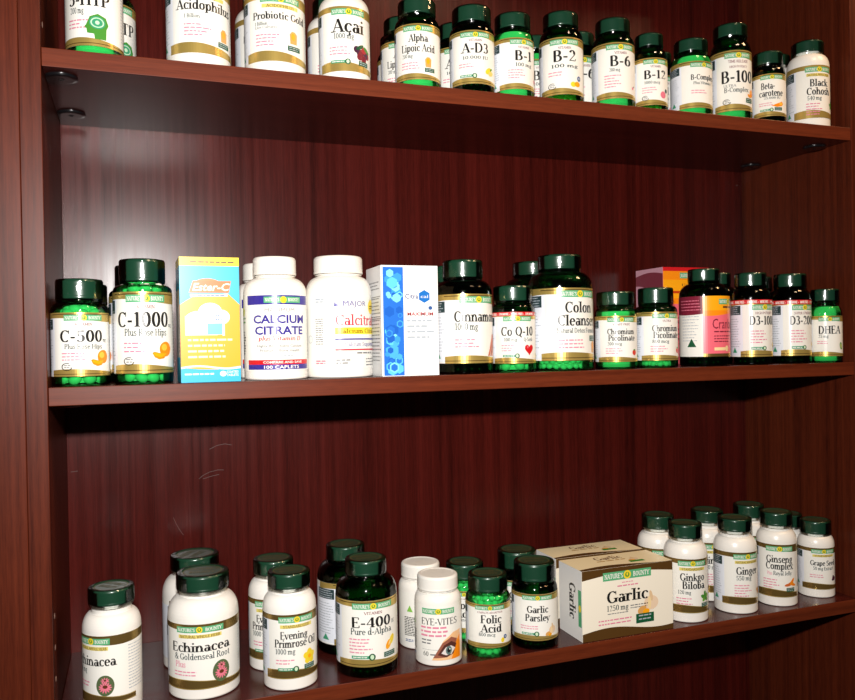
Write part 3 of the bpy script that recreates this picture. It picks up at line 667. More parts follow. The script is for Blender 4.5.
bottle('T16', 680.6, 35.6, ZT, 27.6, 118.4, 22.1, 18.4, -12, 'g', .095, .70, dict(head='VITAMIN', title=TI('B-6', .58, .18, 1.05), sub=[('200 mg', .48, .06, .5, -.3)], claims=5, cy=.4, pic=('pink', .7, .2, .14)), brand_label, ('wp', .4),
       'green bottle reading B-6 on the top shelf', GT)
bottle('T17', 733.9, 31.1, ZT, 23.1, 104.3, 18.3, 16.8, -15, 'g', .07, .66, dict(head='VITAMIN', title=TI('B-12', .56, .175, 1.35), sub=[('1000 mcg', .45, .06, .9, -.2)], claims=3, cy=.36, badge='ring', pic=('pink', .5, .22, .4)), brand_label, ('os', .3),
       'slim green bottle reading B-12 with a pink spot on its label, top shelf', GT)
bottle('T19', 804.6, 35.3, ZT, 27.3, 106, 22.1, 17.1, -1, 'g', .09, .68, dict(title=TI('B-Complex', .6, .11, 1.35), sub=[('Plus Vitamin C', .5, .06, 1.1, 0)], claims=2, cy=.36, cx=-.65), brand_label, ('wp', .76),
       'green bottle reading B-Complex in its largest lettering, directly left of the B-100 bottle', GT)
bottle('T20', 871.8, 35.3, ZT, 27.3, 134, 22.6, 17.4, -18, 'g', .085, .70, dict(head='TIME RELEASE', title=TI('B-100', .47, .19, 1.75), sub=[('HIGH POTENCY', .71, .035, .9, 0, MAROON), ('ULTRA', .395, .04, .6, -.45), ('B-Complex', .31, .075, 1.25, -.1)], claims=0, badge='ring', pic=('orange', .75, .27, .28), tag=(.6, .17)), brand_label, ('wp', .25),
       'tallest green bottle on the top shelf, reading B-100', GT)
bottle('T21', 933.6, 30.8, ZT, 22.8, 101.9, 19.5, 17.8, -30, 'g', .09, .67, dict(title=[('Beta-', .64, .15, .8, -.25), ('carotene', .47, .15, 1.45, -.05)], sub=[('25,000 IU', .4, .05, 1.0, 0)], claims=2, cy=.3, badge='pill', pic=('carrot', .35, .28, .42), tag=(.35, .16)), brand_label, ('ds', .3),
       'small green bottle reading Beta-carotene with an orange carrot, top shelf', GT)
bottle('T23', 1012.5, 36.8, ZT, 28.6, 127.6, 21.5, 16.8, -14, 'w', .10, .69, dict(flash_lit_foil=1, head='NATURAL WHOLE HERB', title=[('Black', .6, .13, .95, 0), ('Cohosh', .44, .13, 1.25, 0)], sub=[('540 mg', .34, .075, .7, -.25)], claims=5, cy=.26, cx=-.65, pic=('leaf', .85, .25, .25)), brand_label, None,
       'white bottle reading Black Cohosh, rightmost front bottle on the top shelf', WT)

bottle('M1', 28.6, 36.1, ZM, 28.0, 109.5, 22.9, 20.7, 10, 'g', .09, .68, dict(head='VITAMIN', title=TI('C-500', .54, .18, 1.55, -.08), sub=[('Plus Rose Hips', .43, .075, 1.35, 0), ('mg', .54, .06, .17, .8)], claims=3, cy=.35, badge='ring', pic=('orange', .62, .24, .4)), brand_label, ('wb', .72),
       'short green bottle reading C-500 with round tablets showing at its base', GM)
bottle('M2', 90.6, 38.0, ZM, 30, 131.3, 23.2, 23.7, 5, 'g', .085, .73, dict(head='VITAMIN', title=TI('C-1000', .57, .18, 1.9, -.1), sub=[('Plus Rose Hips', .46, .085, 1.5, 0), ('mg', .57, .05, .16, .95)], claims=3, cy=.36, badge='ring', pic=('orange', .6, .24, .42)), brand_label, ('wb', .80),
       'tall green bottle reading C-1000, front of its pair left of the yellow carton', GM)
bottle('M6', 232.6, 43.4, ZM, 35.2, 137.1, 24.3, 20.5, -1, 'ww', .07, .69, {}, calcium_label, None,
       'white bottle with purple bands reading Calcium Citrate, standing in front', WM)
bottle('M7', 307.6, 47.2, ZM, 38.3, 139.8, 28.6, 20.5, 17, 'ww', .07, .68, {}, calcitrate_label, None,
       'large white bottle with red lettering over a yellow stripe, left of the blue striped carton', WM)
bottle('M10', 464.3, 43.8, ZM, 35.6, 138.3, 24.3, 21.6, 9, 'g', .09, .69, dict(title=TI('Cinnamon', .6, .15, 1.75), sub=[('1000 mg', .48, .1, .8, -.45)], claims=3, cy=.33, cx=-.85, pic=('cinnamon', .68, .26, .42)), brand_label, ('ds', .5),
       'large green bottle reading Cinnamon with brown sticks, front of its pair', GM)
bottle('M11', 528.2, 35.0, ZM, 27.2, 106.8, 24.2, 19.1, -14, 'g', .10, .69, dict(strip=1, title=TI('Co Q-10', .54, .17, 1.6), sub=[('100 mg', .43, .07, .6, -.35), ('Q-Sorb', .43, .07, .5, .5)], claims=3, cy=.34, badge='pill', pic=('heart', .55, .27, .33)), brand_label, ('wb', .26),
       'short green bottle with a red heart on its label', GM)
bottle('M13', 603.5, 49.8, ZM, 41.8, 148.2, 27.8, 19, 7, 'g', .085, .70, dict(title=[('Colon', .66, .145, 1.0, 0), ('Cleanser', .48, .145, 1.45, 0)], sub=[('Natural Detox Formula', .38, .065, 1.5, 0)], claims=3, cy=.27, cx=-.7, pic=('flask', .62, .17, .3), tag=(.62, .3)), brand_label, ('ws', .2),
       'largest green bottle on the middle shelf, reading Colon Cleanser', GM)
bottle('M14', 677.6, 34.8, ZM, 26.8, 100.3, 24.1, 17.8, -17, 'g', .09, .68, dict(head='YEAST FREE', title=[('Chromium', .6, .12, 1.4, 0), ('Picolinate', .46, .12, 1.4, .05)], sub=[('200 mcg', .36, .07, .7, -.35)], claims=3, cy=.28, pic=('tomato', .72, .2, .3)), brand_label, ('wp', .74),
       'squat green bottle reading Chromium Picolinate with bright green contents up to its shoulder', GM)
bottle('M15', 741.2, 35.9, ZM, 27.9, 106, 22.8, 20.8, -6, 'g', .09, .69, dict(head='ULTRA', title=[('Chromium', .6, .125, 1.4, 0), ('Picolinate', .46, .125, 1.4, .05)], sub=[('800 mcg', .36, .07, .8, -.3)], claims=3, cy=.28, pic=('tomato', .72, .2, .3)), brand_label, ('ws', .16),
       'green bottle reading Chromium Picolinate with a dark shoulder, just left of the pink labelled bottle', GM)
bottle('M17', 825.2, 41.5, ZM, 33.3, 133.1, 21, 16.9, 18, 'g', .095, .71, {}, cran_label, ('ds', .55),
       'green bottle with a pink and yellow label, in front of the pink carton', GM)
bottle('M19', 900.9, 35.6, ZM, 27.5, 128.2, 21, 18.6, -1, 'g', .085, .70, dict(strip=1, head='HIGH POTENCY', title=TI('D3-1000', .56, .15, 1.6), claims=5, cy=.44, cx=-.75, badge='pill', pic=('lemon', .7, .2, .3)), brand_label, ('ds', .4),
       'tall green bottle with a red strip reading D3-1000', GM)
bottle('M21', 971.7, 35.3, ZM, 27.3, 127.6, 21.7, 18.8, -1, 'g', .085, .70, dict(strip=1, head='SUPER STRENGTH', title=TI('D3-2000', .56, .15, 1.6), claims=5, cy=.44, cx=-.75, badge='pill', pic=('lemon', .7, .2, .3)), brand_label, ('ds', .4),
       'tall green bottle with a red strip reading D3-2000', GM)
bottle('M22', 1024.1, 23.2, ZM, 22.2, 105.4, 18.8, 17.2, -30, 'g', .085, .63, dict(title=TI('DHEA', .56, .19, 1.4), sub=[('25 mg', .46, .075, .6, -.4)], claims=2, cy=.36, pic=('yam', .78, .24, .3)), brand_label, ('wp', .76),
       'small bright green bottle reading DHEA at the right end of the middle shelf', GM)

bottle('B1', 53.2, 45, ZB, 29.5, 126.7, 23.1, 16.2, -42, 'w', .10, .65, dict(head='NATURAL WHOLE HERB', title=TI('Echinacea', .56, .14, 1.75), sub=[('400 mg', .45, .08, .6, -.5)], claims=2, cy=.3, pic=('flower', .5, .26, .28)), brand_label, None,
       'white bottle reading Echinacea, alone at the left end of the bottom shelf', WB)
bottle('B2', 148, 54.2, ZB, 38.2, 129.3, 28.3, 17.3, -11, 'w', .09, .63, dict(head='NATURAL WHOLE HERB', title=TI('Echinacea', .58, .14, 1.75), sub=[('& Goldenseal Root', .46, .095, 1.65, .05), ('Plus', .34, .09, .35, -.58, PINK)], claims=2, cy=.26, cx=-.8, pic=('flower', .6, .235, .235)), brand_label, None,
       'large white bottle reading Echinacea and Goldenseal Root, front of its pair', WB)
bottle('B5', 240.4, 32.7, ZB, 29.8, 125.4, 23.4, 16.5, 5, 'w', .105, .665, dict(head='STANDARDIZED', title=[('Evening', .62, .115, 1.05, -.1), ('Primrose Oil', .49, .12, 1.7, 0)], sub=[('1000 mg', .385, .085, .75, -.45)], claims=2, cy=.28, cx=-.8, badge='pill', pic=('primrose', .5, .3, .34), tag=(.5, .15)), brand_label, None,
       'white bottle reading Evening Primrose Oil with a yellow flower, front of its pair', WB)
bottle('B7', 331.5, 37, ZB, 35.8, 128.9, 23.9, 16.8, -3, 'g', .10, .68, dict(head='VITAMIN', title=TI('E-400', .6, .15, 1.35, -.05), sub=[('Pure d-Alpha', .49, .095, 1.4, -.05), ('IU', .6, .06, .14, .75)], claims=5, cy=.41, cx=-.8, badge='pill', pic=('pills', .6, .31, .33), tag=(.58, .15)), brand_label, ('ds', .55),
       'large green bottle reading E-400 with yellow capsules, front of its pair', GB)
bottle('B9', 418.2, 29.3, ZB, 27.9, 102.5, 24.5, 17.1, -17, 'ww', .07, .68, {}, eye_label, None,
       'white bottle with a human eye on its label, front of the all white pair', WW)
bottle('B11', 483.8, 28.8, ZB, 27.3, 95.5, 23.9, 18.8, -19, 'g', .125, .67, dict(head='COMPLETE ABSORPTION', title=[('Folic', .57, .18, .95, .05), ('Acid', .36, .18, .95, .05)], sub=[('800 mcg', .27, .075, .75, -.15)], claims=0, pic=('folic', .62, .17, .26)), brand_label, ('ws', .76),
       'short green bottle reading Folic Acid with round tablets at its base, in front', GB)
bottle('B13', 548.6, 29.9, ZB, 28.5, 103.6, 25.2, 21.8, -20, 'g', .11, .66, dict(title=[('Garlic', .6, .145, .95, 0), ('Parsley', .42, .145, 1.1, 0)], claims=2, cy=.3, badge='pill', pic=('garlic', .62, .17, .32)), brand_label, ('ds', .3),
       'dark green bottle reading Garlic Parsley, in front beside the garlic cartons', GB)
bottle('B15', 782.2, 35.3, ZB, 28.6, 128.3, 22, 18.3, -18, 'w', .10, .66, dict(head='STANDARDIZED', title=[('Ginkgo', .6, .135, 1.2, 0), ('Biloba', .45, .135, 1.1, .05)], sub=[('120 mg', .35, .07, .6, -.4)], claims=3, cy=.26, pic=('leaf', .65, .28, .3), tag=(.65, .14)), brand_label, None,
       'white bottle reading Ginkgo Biloba with green leaves, right of the garlic cartons', WB)
bottle('B17', 867.4, 36.8, ZB, 28.8, 127.6, 22.5, 16.9, -6, 'w', .10, .66, dict(head='NATURAL WHOLE HERB', title=TI('Ginger', .58, .14, 1.15), sub=[('550 mg', .47, .085, .75, -.2)], claims=5, cy=.36, cx=-.65, pic=('ginger', .75, .24, .3)), brand_label, None,
       'white bottle reading Ginger, standing in front on the bottom shelf', WB)
bottle('B19', 941.3, 37.4, ZB, 26.9, 129.5, 21.6, 18.2, -34, 'w', .10, .67, dict(title=[('Ginseng', .66, .13, 1.35, 0), ('Complex', .53, .13, 1.4, 0)], sub=[('Plus', .42, .06, .25, -.5, PINK), ('Royal Jelly', .42, .075, .95, .15)], claims=4, cy=.32, cx=-.85, pic=('ginseng', .55, .26, .34), tag=(.55, .14)), brand_label, None,
       'white bottle reading Ginseng Complex, standing in front on the bottom shelf', WB)
bottle('B21', 1020.4, 43.5, ZB, 25, 108.9, 21, 18.4, -20, 'w', .11, .66, dict(head='STANDARDIZED', title=TI('Grape Seed', .58, .12, 1.5), sub=[('50 mg Extract', .47, .08, 1.2, 0)], claims=2, cy=.34, pic=('grapes', .65, .26, .28)), brand_label, None,
       'white bottle reading Grape Seed at the right end of the bottom shelf', WB)

copy_bottle('T1', 61.6, 102.1, ZT, 20, 'green bottle half hidden behind the bottle with the green head profile', GT)
copy_bottle('T5', 236.3, 112, ZT, 2, 'white bottle partly hidden behind the Probiotic Gold bottle', WT)
copy_bottle('T7', 317.2, 97.6, ZT, -4, 'white bottle partly hidden behind the Acai bottle', WT)
copy_bottle('T9', 406.5, 90.6, ZT, -17, 'green bottle showing cap and label edge, directly behind the Alpha Lipoic Acid bottle', GT)
copy_bottle('T9', 418.6, 146, ZT, -17, 'bottle showing only a sliver, deepest of three at the Alpha Lipoic Acid bottle', GT)
copy_bottle('T11', 479.8, 91.5, ZT, -14, 'green bottle mostly hidden behind the A-D3 bottle', GT)
copy_bottle('T12', 594.8, 92.5, ZT, -7, 'green bottle mostly hidden in the gap between the B-1 and B-2 bottles', GT)
copy_bottle('T16', 660.8, 91, ZT, -12, 'green bottle mostly hidden in the gap between the B-2 and B-6 bottles', GT)
copy_bottle('T17', 788.8, 84.5, ZT, -15, 'green bottle barely showing between the B-12 and B-Complex bottles', GT, .93)
copy_bottle('T19', 859, 90.6, ZT, -1, 'green cap showing behind, between the B-Complex and B-100 bottles', GT)
copy_bottle('T23', 1008.7, 96.8, ZT, -14, 'white bottle hidden behind, between the Beta-carotene and Black Cohosh bottles', WT)
copy_bottle('M1', 30.5, 104.1, ZM, 12, 'green bottle almost wholly hidden behind the C-500 bottle', GM)
copy_bottle('M2', 85.2, 104.3, ZM, 5, 'green bottle peeking out left behind the C-1000 bottle', GM)
copy_bottle('M6', 230.7, 117.4, ZM, 12, 'white bottle peeking out between the yellow carton and the Calcium Citrate bottle', WM)
copy_bottle('M10', 476.4, 117.3, ZM, 9, 'green bottle hidden behind the Cinnamon bottle, right of the blue and white carton', GM)
copy_bottle('M13', 608.9, 134.8, ZM, 7, 'large green bottle peeking out left behind the Colon Cleanser bottle', GM)
copy_bottle('M17', 894.2, 94.3, ZM, 18, 'green bottle behind, between the pink labelled bottle and the D3-1000 bottle', GM, .828)
copy_bottle('M19', 967.1, 95.8, ZM, -1, 'green bottle barely showing behind, between the D3-1000 and D3-2000 bottles', GM)
copy_bottle('B2', 145.2, 137.7, ZB, 55, 'large white bottle behind the Echinacea and Goldenseal Root bottle', WB)
copy_bottle('B5', 232.7, 93.5, ZB, -16, 'white bottle partly hidden behind the Evening Primrose Oil bottle', WB)
copy_bottle('B7', 326, 111, ZB, 32, 'large green bottle turned sideways behind the E-400 bottle', GB)
copy_bottle('B9', 416.7, 86.3, ZB, 34, 'all white bottle turned to its bar code, behind the one with the eye', WW)
copy_bottle('B11', 478.2, 88.5, ZB, -25, 'green bottle behind the Folic Acid bottle', GB)
copy_bottle('B13', 553.7, 89.2, ZB, -20, 'dark green bottle behind the Garlic Parsley bottle', GB)
copy_bottle('B15', 781.4, 94.8, ZB, -13, 'white bottle standing behind the Ginkgo Biloba bottle', WB)
copy_bottle('B17', 868.2, 96, ZB, -20, 'white bottle standing behind the Ginger bottle', WB)
copy_bottle('B19', 943.6, 94.7, ZB, -34, 'white bottle standing behind the Ginseng Complex bottle', WB)
copy_bottle('B21', 1017.2, 94.7, ZB, -20, 'white bottle mostly hidden behind the Grape Seed bottle', WB)

# ------------------------------------------------------------------ cartons
def carton(label, x0, x1, y0, y1, z0, z1, base, front=None, side=None, top=None, group=None, name='supplement_carton', lid=None, rz=0):
    """a folded card box: body, tuck flap and printed panels"""
    w, d, h = x1-x0, y1-y0, z1-z0
    o = thing(name, label, 'box', ((x0+x1)/2, (y0+y1)/2, z0+.0003), math.radians(rz), group)
    mb = MB(); t = .0006
    mb.box(-w/2, w/2, -d/2, d/2, 0, h-t)
    bevel(obj('carton_body', mb.mesh('carton_body', [base]), o), .0004, 1)
    fb = MB(); fb.box(-w/2+.0003, w/2-.0003, -d/2-.0001, d/2-.0004, h-t, h)
    fb.box(-w/2+.0012, w/2-.0012, -d/2+.0006, -d/2+.0012, h-.014, h-t)
    bevel(obj('top_flap', fb.mesh('top_flap', [lid or base]), o), .0003, 1)
    for nm, f in (('front_print', front), ('side_print', side), ('top_print', top)):
        if not f: continue
        if nm[0] == 'f': fn = lambda x, y, k: (-w/2+x, -d/2-.00018-.00005*k, y); args = (w, h)
        elif nm[0] == 's': fn = lambda x, y, k: (-w/2-.00018-.00005*k, d/2-x, y); args = (d, h)
        else: fn = lambda x, y, k: (-w/2+x, -d/2+y, h+.00018+.00005*k); args = (w, d)
        L = Lab(fn, .004); f(L, *args); obj(nm, L.mesh(nm), o)
    return o

def ester_front(L, w, h):
    X = lambda s: s*w
    Y = lambda t: t*h
    L.rect(0, w, 0, h, SKY, 0)
    L.rect(0, w, Y(.93), h, ink((252, 226, 20)), 2); L.text('1', X(.12), Y(.95), Y(.03), BLACK, 3, na=.2, nb=.1, fine=False); L.lines(X(.18), X(.92), Y(.955), 1, .1, Y(.012), BROWN, 3, .05)
    L.shape([(0, Y(.12)), (X(.3), Y(.105)), (X(.6), Y(.10)), (w, Y(.125)), (w, Y(.62)), (X(.8), Y(.71)), (X(.2), Y(.68)), (0, Y(.62))], AMBER, 1)
    L.band(0, w, lambda x: Y(.11+.012*math.sin(x/w*6)), lambda x: Y(.125+.012*math.sin(x/w*6)), WHITE, 2)
    L.ell(X(.46), Y(.775), X(.24), Y(.055), ink((238, 120, 50)), 3)
    L.shape([(X(.15), Y(.715)), (X(.82), Y(.715)), (X(.86), Y(.81)), (X(.22), Y(.81))], ink((238, 110, 40)), 3.5)
    L.sans('Ester-C', X(.51), Y(.732), Y(.062), WHITE, 5, w=X(.6), bold=.02, slant=.25); L.rect(X(.17), X(.8), Y(.685), Y(.705), WHITE, 3); L.lines(X(.2), X(.76), Y(.691), 1, .1, Y(.009), BLUE, 4, .05)
    L.ell(X(.5), Y(.56), X(.2), Y(.075), ink((250, 250, 250)), 3); L.ell(X(.3), Y(.5), X(.22), Y(.07), WHITE, 3.3); L.ell(X(.68), Y(.52), X(.15), Y(.06), ink((226, 240, 248)), 4)
    L.rect(X(.08), X(.62), Y(.375), Y(.53), WHITE, 3.6); L.rect(X(.45), X(.72), Y(.38), Y(.47), ink((110, 200, 220)), 4.5); L.rect(X(.7), X(.74), Y(.37), Y(.5), WHITE, 5)
    for k in range(6): L.ell(X(.6+.04*(k % 3)), Y(.5+.03*(k//3)), X(.012), Y(.006), BLUE, 6)
    L.lines(X(.12), X(.92), Y(.33), 4, Y(.045), Y(.016), ink((255, 235, 190)), 3, .3, 4)
    L.lines(X(.06), X(.55), Y(.06), 1, .1, Y(.012), WHITE, 3, .1); L.ell(X(.7), Y(.065), X(.055), Y(.022), WHITE, 3); L.sans('COATED', X(.86), Y(.07), Y(.018), WHITE, 3, w=X(.2), bold=.02); L.sans('TABLETS', X(.86), Y(.045), Y(.018), WHITE, 3, w=X(.2), bold=.02)
def ester_side(L, w, h):
    L.rect(0, w, 0, h*.93, SKY, 0); L.rect(0, w, h*.93, h, ink((252, 226, 20)), 0); L.rect(w*.06, w*.94, h*.2, h*.75, WHITE, 1); L.lines(w*.1, w*.9, h*.7, 16, h*.03, h*.01, GREY, 2, .2)
carton('yellow, orange and blue carton with a white cloud, left of the Calcium Citrate bottle', .1265, .188, .006, .064, ZM, ZM+.1325, ink((235, 236, 230)), ester_front, ester_side, None, name='vitamin_carton', lid=ink((252, 226, 20)), rz=.6)

def hexa(L, x, y, r, m, k): L.shape([(x+r*math.cos(PI/3*i+PI/6), y+r*math.sin(PI/3*i+PI/6)) for i in range(6)], m, k)
def citra_front(L, w, h):
    X = lambda s: s*w
    Y = lambda t: t*h
    L.rect(0, w, 0, h, ink((244, 243, 240)), 0); L.rect(X(.03), X(.385), Y(.005), Y(.985), ink((40, 110, 205)), 1)
    r = random.Random(4); sh = [ink(c) for c in ((60, 150, 230), (95, 195, 240), (130, 220, 245), (30, 95, 190), (75, 170, 235))]
    for k in range(48):
        q = .04+r.random()*.06; x = .03+q+r.random()*max(.001, .355-2*q); y = .05+r.random()*.88
        hexa(L, X(x), Y(y), X(q), sh[k % 5], 2+.1*k)
        if k % 3 == 0: hexa(L, X(x), Y(y), X(q*.72), ink((40, 110, 205)), 2.06+.1*k)
    L.sans('Citra', X(.53), Y(.70), Y(.045), ink((30, 60, 120)), 3, w=X(.23), bold=.015); hexa(L, X(.755), Y(.72), X(.11), ink((30, 110, 190)), 3); L.sans('cal', X(.755), Y(.706), Y(.03), WHITE, 4, w=X(.13), bold=0)
    L.ell(X(.86), Y(.615), X(.035), Y(.018), ink((50, 90, 150)), 3); L.rect(X(.78), X(.82), Y(.612), Y(.617), BLUE, 3)
    L.sans('MAXIMUM', X(.68), Y(.545), Y(.032), ink((170, 30, 40)), 3, w=X(.46), bold=.02); L.lines(X(.44), X(.94), Y(.49), 4, Y(.05), Y(.018), PALEGREY, 3, .25, 4)
def citra_side(L, w, h):
    L.rect(0, w, 0, h, ink((232, 232, 232)), 0); L.lines(w*.08, w*.9, h*.85, 3, h*.03, h*.01, GREY, 1, .2, 3); L.lines(w*.08, w*.92, h*.7, 18, h*.033, h*.01, GREY, 1, .1, 5); L.rect(w*.05, w*.95, h*.52, h*.525, BLACK, 2); L.rect(w*.05, w*.95, h*.72, h*.725, BLACK, 2)
carton('white carton with a blue hexagon stripe, right of the large white bottle', .3472, .4165, .006, .066, ZM, ZM+.1275, ink((244, 243, 240)), citra_front, citra_side, None, name='vitamin_carton')

def cran_front(L, w, h):
    L.rect(0, w, 0, h, CORAL, 0); L.rect(0, w, h*.62, h, ORANGE, 1); L.rect(0, w, h*.96, h, RED, 2); L.rect(0, w, h*.68, h*.87, AMBER, 2)
    plate(L, w*.66, h*.885, w*.6, h*.06); L.text('Urinary', w*.6, h*.8, h*.03, BROWN, 4, w=w*.4, fine=False); L.lines(w*.2, w*.95, h*.73, 1, .1, h*.025, ink((190, 60, 20)), 4, .05)
    L.sans('Cranberry', w*.5, h*.42, h*.1, MAROON, 3, w=w*.85, bold=0); L.lines(w*.15, w*.9, h*.35, 4, h*.05, h*.018, MAROON, 3)
def cran_side(L, w, h):
    L.rect(0, w, 0, h, ink((205, 150, 165)), 0); L.band(0, w, lambda x: h*(.78+.05*math.sin(x/w*3.2+1.5)), lambda x: h*(.93+.03*math.sin(x/w*3)), MAROON, 1); L.lines(w*.1, w*.9, h*.66, 12, h*.045, h*.014, GREY, 1)
carton('pink carton with an orange and yellow front, behind the bottle with the pink label', .8218, .905, .128, .196, ZM, ZM+.145, CORAL, cran_front, cran_side, None, name='cranberry_carton')

def garlic_front(L, w, h):
    X = lambda s: s*w
    Y = lambda t: t*h
    L.rect(0, w, 0, h, ink((240, 232, 214)), 0)
    L.band(0, w, lambda x: Y(.86+.06*math.sin(x/w*PI)), h, CARDGOLD, 1); L.band(0, w, 0, lambda x: Y(.11+.045*math.sin(x/w*5.5)), CARDGOLD, 1)
    plate(L, X(.49), Y(.82), X(.53), Y(.12), 3); L.lines(X(.43), X(.56), Y(.77), 1, .1, Y(.012), PINK, 3, .05); L.lines(X(.38), X(.61), Y(.72), 1, .1, Y(.018), PINK, 3, .05)
    L.text('Garlic', X(.49), Y(.5), Y(.165), BLACK, 3, w=X(.46), na=.2, nb=.07); L.text('1250 mg', X(.38), Y(.385), Y(.08), SLATE, 3, w=X(.24), fine=False); L.lines(X(.52), X(.72), Y(.42), 2, Y(.035), Y(.014), GREY, 3, .1); L.lines(X(.27), X(.5), Y(.34), 1, .1, Y(.012), GREY, 3, .1)
    pic(L, 'garlic', X(.72), Y(.38), X(.13)); L.rect(X(.58), X(.78), Y(.155), Y(.29), DKGREEN, 6); L.lines(X(.61), X(.75), Y(.25), 2, Y(.05), Y(.018), PALEGREY, 7, .1)
    L.lines(X(.17), X(.54), Y(.25), 2, Y(.05), Y(.018), PINK, 3, .1, 4)
def garlic_side(L, w, h):
    L.rect(0, w, 0, h, ink((238, 236, 232)), 0); L.text('Garlic', w*.46, h*.52, w*.26, BLACK, 2, w=h*.52, na=.2, nb=.08, rot=True)
    L.rect(w*.84, w*.97, h*.2, h*.72, PLATE, 2); L.ell(w*.905, h*.46, w*.05, h*.05, YELLOW, 3)
def garlic_top(L, w, d):
    L.rect(0, w, 0, d, ink((246, 230, 188)), 0); L.band(0, w, 0, lambda x: d*(.1+.1*math.sin(x/w*5)), CARDGOLD, 1); L.text('Garlic', w*.47, d*.62, d*.24, BROWN, 2, w=w*.3, fine=False); L.lines(w*.3, w*.62, d*.5, 1, .1, d*.05, ink((180, 140, 80)), 2, .1)
    pic(L, 'garlic', w*.68, d*.42, w*.07); L.rect(w*.6, w*.76, d*.22, d*.34, LEAF, 6)
GC = ink((236, 226, 205))
carton('white and bronze garlic carton in front, showing its full front', .601, .7365, .003, .060, ZB, ZB+.089, GC, garlic_front, garlic_side, garlic_top, 'garlic cartons', 'garlic_carton')
carton('white and bronze garlic carton standing behind the front one, only top and side showing', .600, .7355, .0665, .121, ZB, ZB+.0895, GC, garlic_front, garlic_side, garlic_top, 'garlic cartons', 'garlic_carton')

# ------------------------------------------------------------------ the bookcases
W, D, T, TP = 1.053, .2212, .0186, .0200
ZLO, ZHI = -.70, 1.09
def bookcase(x0, label, fittings, tr=TP):
    b = thing('bookcase', label, 'bookcase', (x0, 0, ZLO))
    def part(nm, a, m, bev=.0007):
        mb = MB(); mb.box(a[0], a[1], a[2], a[3], a[4]-ZLO, a[5]-ZLO)
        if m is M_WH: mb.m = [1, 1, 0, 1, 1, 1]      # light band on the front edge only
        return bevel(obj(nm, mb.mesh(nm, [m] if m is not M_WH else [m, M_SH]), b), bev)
    sl = part('side_panel', (-TP, 0, -.0006, D+.012, ZLO+.0, ZHI), M_WV)
    sr = part('side_panel', (W, W+tr, -.0006, D+.012, ZLO+.0, ZHI), M_WV)
    part('back_panel', (0, W, D, D+.006, ZLO+.06, ZHI-T), M_BK, .0003)
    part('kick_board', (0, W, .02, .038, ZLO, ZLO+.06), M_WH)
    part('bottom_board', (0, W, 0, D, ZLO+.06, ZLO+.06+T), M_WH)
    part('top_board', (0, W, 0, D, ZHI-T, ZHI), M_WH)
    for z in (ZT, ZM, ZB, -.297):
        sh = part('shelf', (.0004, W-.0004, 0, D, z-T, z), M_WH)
        if not fittings: continue
        for (fx, fy) in ((.0162, .030), (.0165, .165), (W-.022, .045), (W-.022, .175)):
            d = MB(); zz = z-T-ZLO
            d.lathe([(0, zz-.0030), (.0125, zz-.0030), (.0150, zz-.0024), (.0158, zz-.0004), (.0158, zz)], 32)
            d.lathe([(.0018, zz-.0030), (.0020, zz-.0034), (.0030, zz-.0034), (.0032, zz-.0030)], 24)
            f = obj('shelf_fitting', d.mesh('shelf_fitting', [M_BLK]), sh)
            me = f.data
            for v in me.vertices: v.co.x += fx; v.co.y += fy
    if fittings:
        bk = [c for c in b.children if c.name.startswith('back_panel')][0]
        for pts in (((.158, .248), (.164, .2525), (.172, .256), (.182, .258), (.190, .2575)), ((.163, .2475), (.175, .2505), (.184, .252)), ((.172, .286), (.182, .2905), (.192, .292), (.201, .290)), ((.125, .200), (.128, .192), (.132, .184), (.137, .176)), ((.004, .268), (.012, .2685))):
            sm = MB()
            for (xa, za), (xb, zb) in zip(pts, pts[1:]):
                dx, dz = xb-xa, zb-za; l = math.hypot(dx, dz); nx, nz = -dz/l*.00028, dx/l*.00028
                sm.add([(p+q*nx, D-.0002, zq-ZLO+q*nz) for p, zq in ((xa, za), (xb, zb)) for q in (-1, 1)], [(0, 2, 3, 1)], 0, False)
            obj('scuff_mark', sm.mesh('scuff_mark', [M_SCF]), bk)
        for pnl, xx, sg in ((sl, 0, 1),):
            for zc in (.749, .7805, .15, .118, .086, .055, .81, .842, .874):
                h = MB(); h.lathe([(0, .0), (.0013, .0), (.0017, .0003), (.0030, .0003), (.0031, 0)], 16)
                o = obj('pin_hole', h.mesh('pin_hole', [M_PIN]), pnl)
                for v in o.data.vertices: v.co = Vector((xx+sg*(v.co.z+.00002), .022+v.co.x, zc-ZLO+v.co.y))
    return b
bookcase(0, 'dark mahogany bookcase whose three shelves hold all the supplement bottles', True)
bookcase(-W-TP-.030-.00015, 'neighbouring mahogany bookcase, only its right side edge showing at the left', False, .030)

# ------------------------------------------------------------------ room
m_floor, nt, b = new_mat('grey_carpet'); b.inputs['Base Color'].default_value = (.13, .12, .11, 1); b.inputs['Roughness'].default_value = .95
n = nt.nodes.new('ShaderNodeTexNoise'); n.inputs['Scale'].default_value = 300; bp = nt.nodes.new('ShaderNodeBump'); bp.inputs['Strength'].default_value = .4
nt.links.new(n.outputs['Fac'], bp.inputs['Height']); nt.links.new(bp.outputs['Normal'], b.inputs['Normal'])
m_wall, nt, b = new_mat('painted_wall'); b.inputs['Base Color'].default_value = (.55, .50, .43, 1); b.inputs['Roughness'].default_value = .85
for nm, a, m in (('floor', (-2.2, 3.0, -3.0, .36, ZLO-.05, ZLO), m_floor), ('wall_back', (-2.2, 3.0, D+.03, D+.13, ZLO, 2.0), m_wall)):
    mb = MB(); mb.box(*a); o = obj(nm, mb.mesh(nm, [m])); o['kind'] = 'structure'

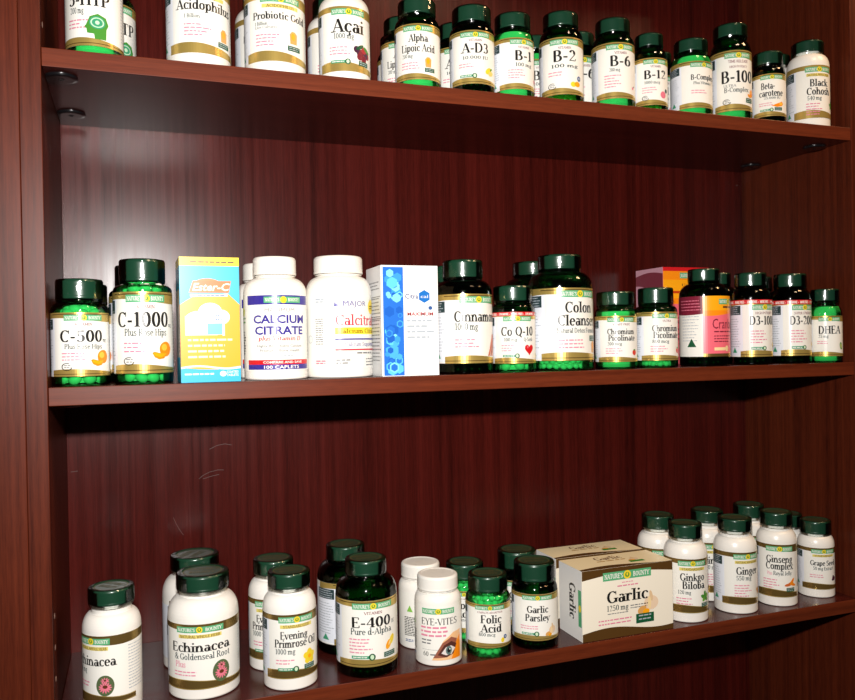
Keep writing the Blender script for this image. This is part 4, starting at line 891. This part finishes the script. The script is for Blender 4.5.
# ------------------------------------------------------------------ camera and light
R_ = ((.939032255, .0181707804, -.34334858), (-.0190668419, .999817918, .000766254196), (.343299986, .00582703568, .939207733))
B_ = ((1, 0, 0), (0, 0, -1), (0, 1, 0))
rows = [Vector([sum(R_[i][k]*B_[k][j] for k in range(3)) for j in range(3)]) for i in range(3)]
cam_d = bpy.data.cameras.new('camera'); cam = bpy.data.objects.new('camera', cam_d); C.objects.link(cam)
cam_d.sensor_width = 36; cam_d.lens = 804.668/855*36; cam_d.clip_start = .02
mat = Matrix.Identity(4)
for i, v in enumerate((rows[0], -rows[1], -rows[2])):
    for j in range(3): mat[j][i] = v[j]
mat.translation = Vector((.0801686, -.8756388, .4179903)); cam.matrix_world = mat
bpy.context.scene.camera = cam

def aim(o, target):
    o.rotation_euler = (Vector(target)-o.location).to_track_quat('-Z', 'Y').to_euler()
# the camera's flash gun, a hand's width above the lens
fl = bpy.data.lights.new('camera_flash', 'AREA'); fl.shape = 'RECTANGLE'; fl.size = .045; fl.size_y = .028; fl.energy = 15; fl.color = (1, .97, .94)
fo = bpy.data.objects.new('camera_flash', fl); C.objects.link(fo); fo.location = (.078, -.872, .568); aim(fo, (.40, 0, .44))
# warm ceiling lamp of the room, above and to the right behind the photographer
cl = bpy.data.lights.new('ceiling_lamp', 'AREA'); cl.shape = 'DISK'; cl.size = .25; cl.energy = 6; cl.color = (1, .60, .30)
co = bpy.data.objects.new('ceiling_lamp', cl); C.objects.link(co); co.location = (1.5, -.45, 1.45); aim(co, (.9, 0, .5))
top_fill = bpy.data.lights.new('ceiling_lamp', 'AREA'); top_fill.shape = 'DISK'; top_fill.size = .3; top_fill.energy = 7; top_fill.color = (1, .72, .46)  # second overhead lamp, unseen, added to brighten carton, shelf and cap tops
top_fill_o = bpy.data.objects.new('ceiling_lamp', top_fill); C.objects.link(top_fill_o); top_fill_o.location = (.95, -1.0, 1.75); aim(top_fill_o, (.75, 0, .2))
w = bpy.data.worlds.new('room_glow'); bpy.context.scene.world = w; w.use_nodes = True
bg = w.node_tree.nodes['Background']; bg.inputs['Color'].default_value = (1, .86, .74, 1); bg.inputs['Strength'].default_value = .014

sc = bpy.context.scene
sc.view_settings.view_transform = 'Standard'; sc.view_settings.look = 'None'; sc.view_settings.exposure = 0; sc.view_settings.gamma = 1
sc.cycles.transparent_max_bounces = 24; sc.cycles.max_bounces = 8
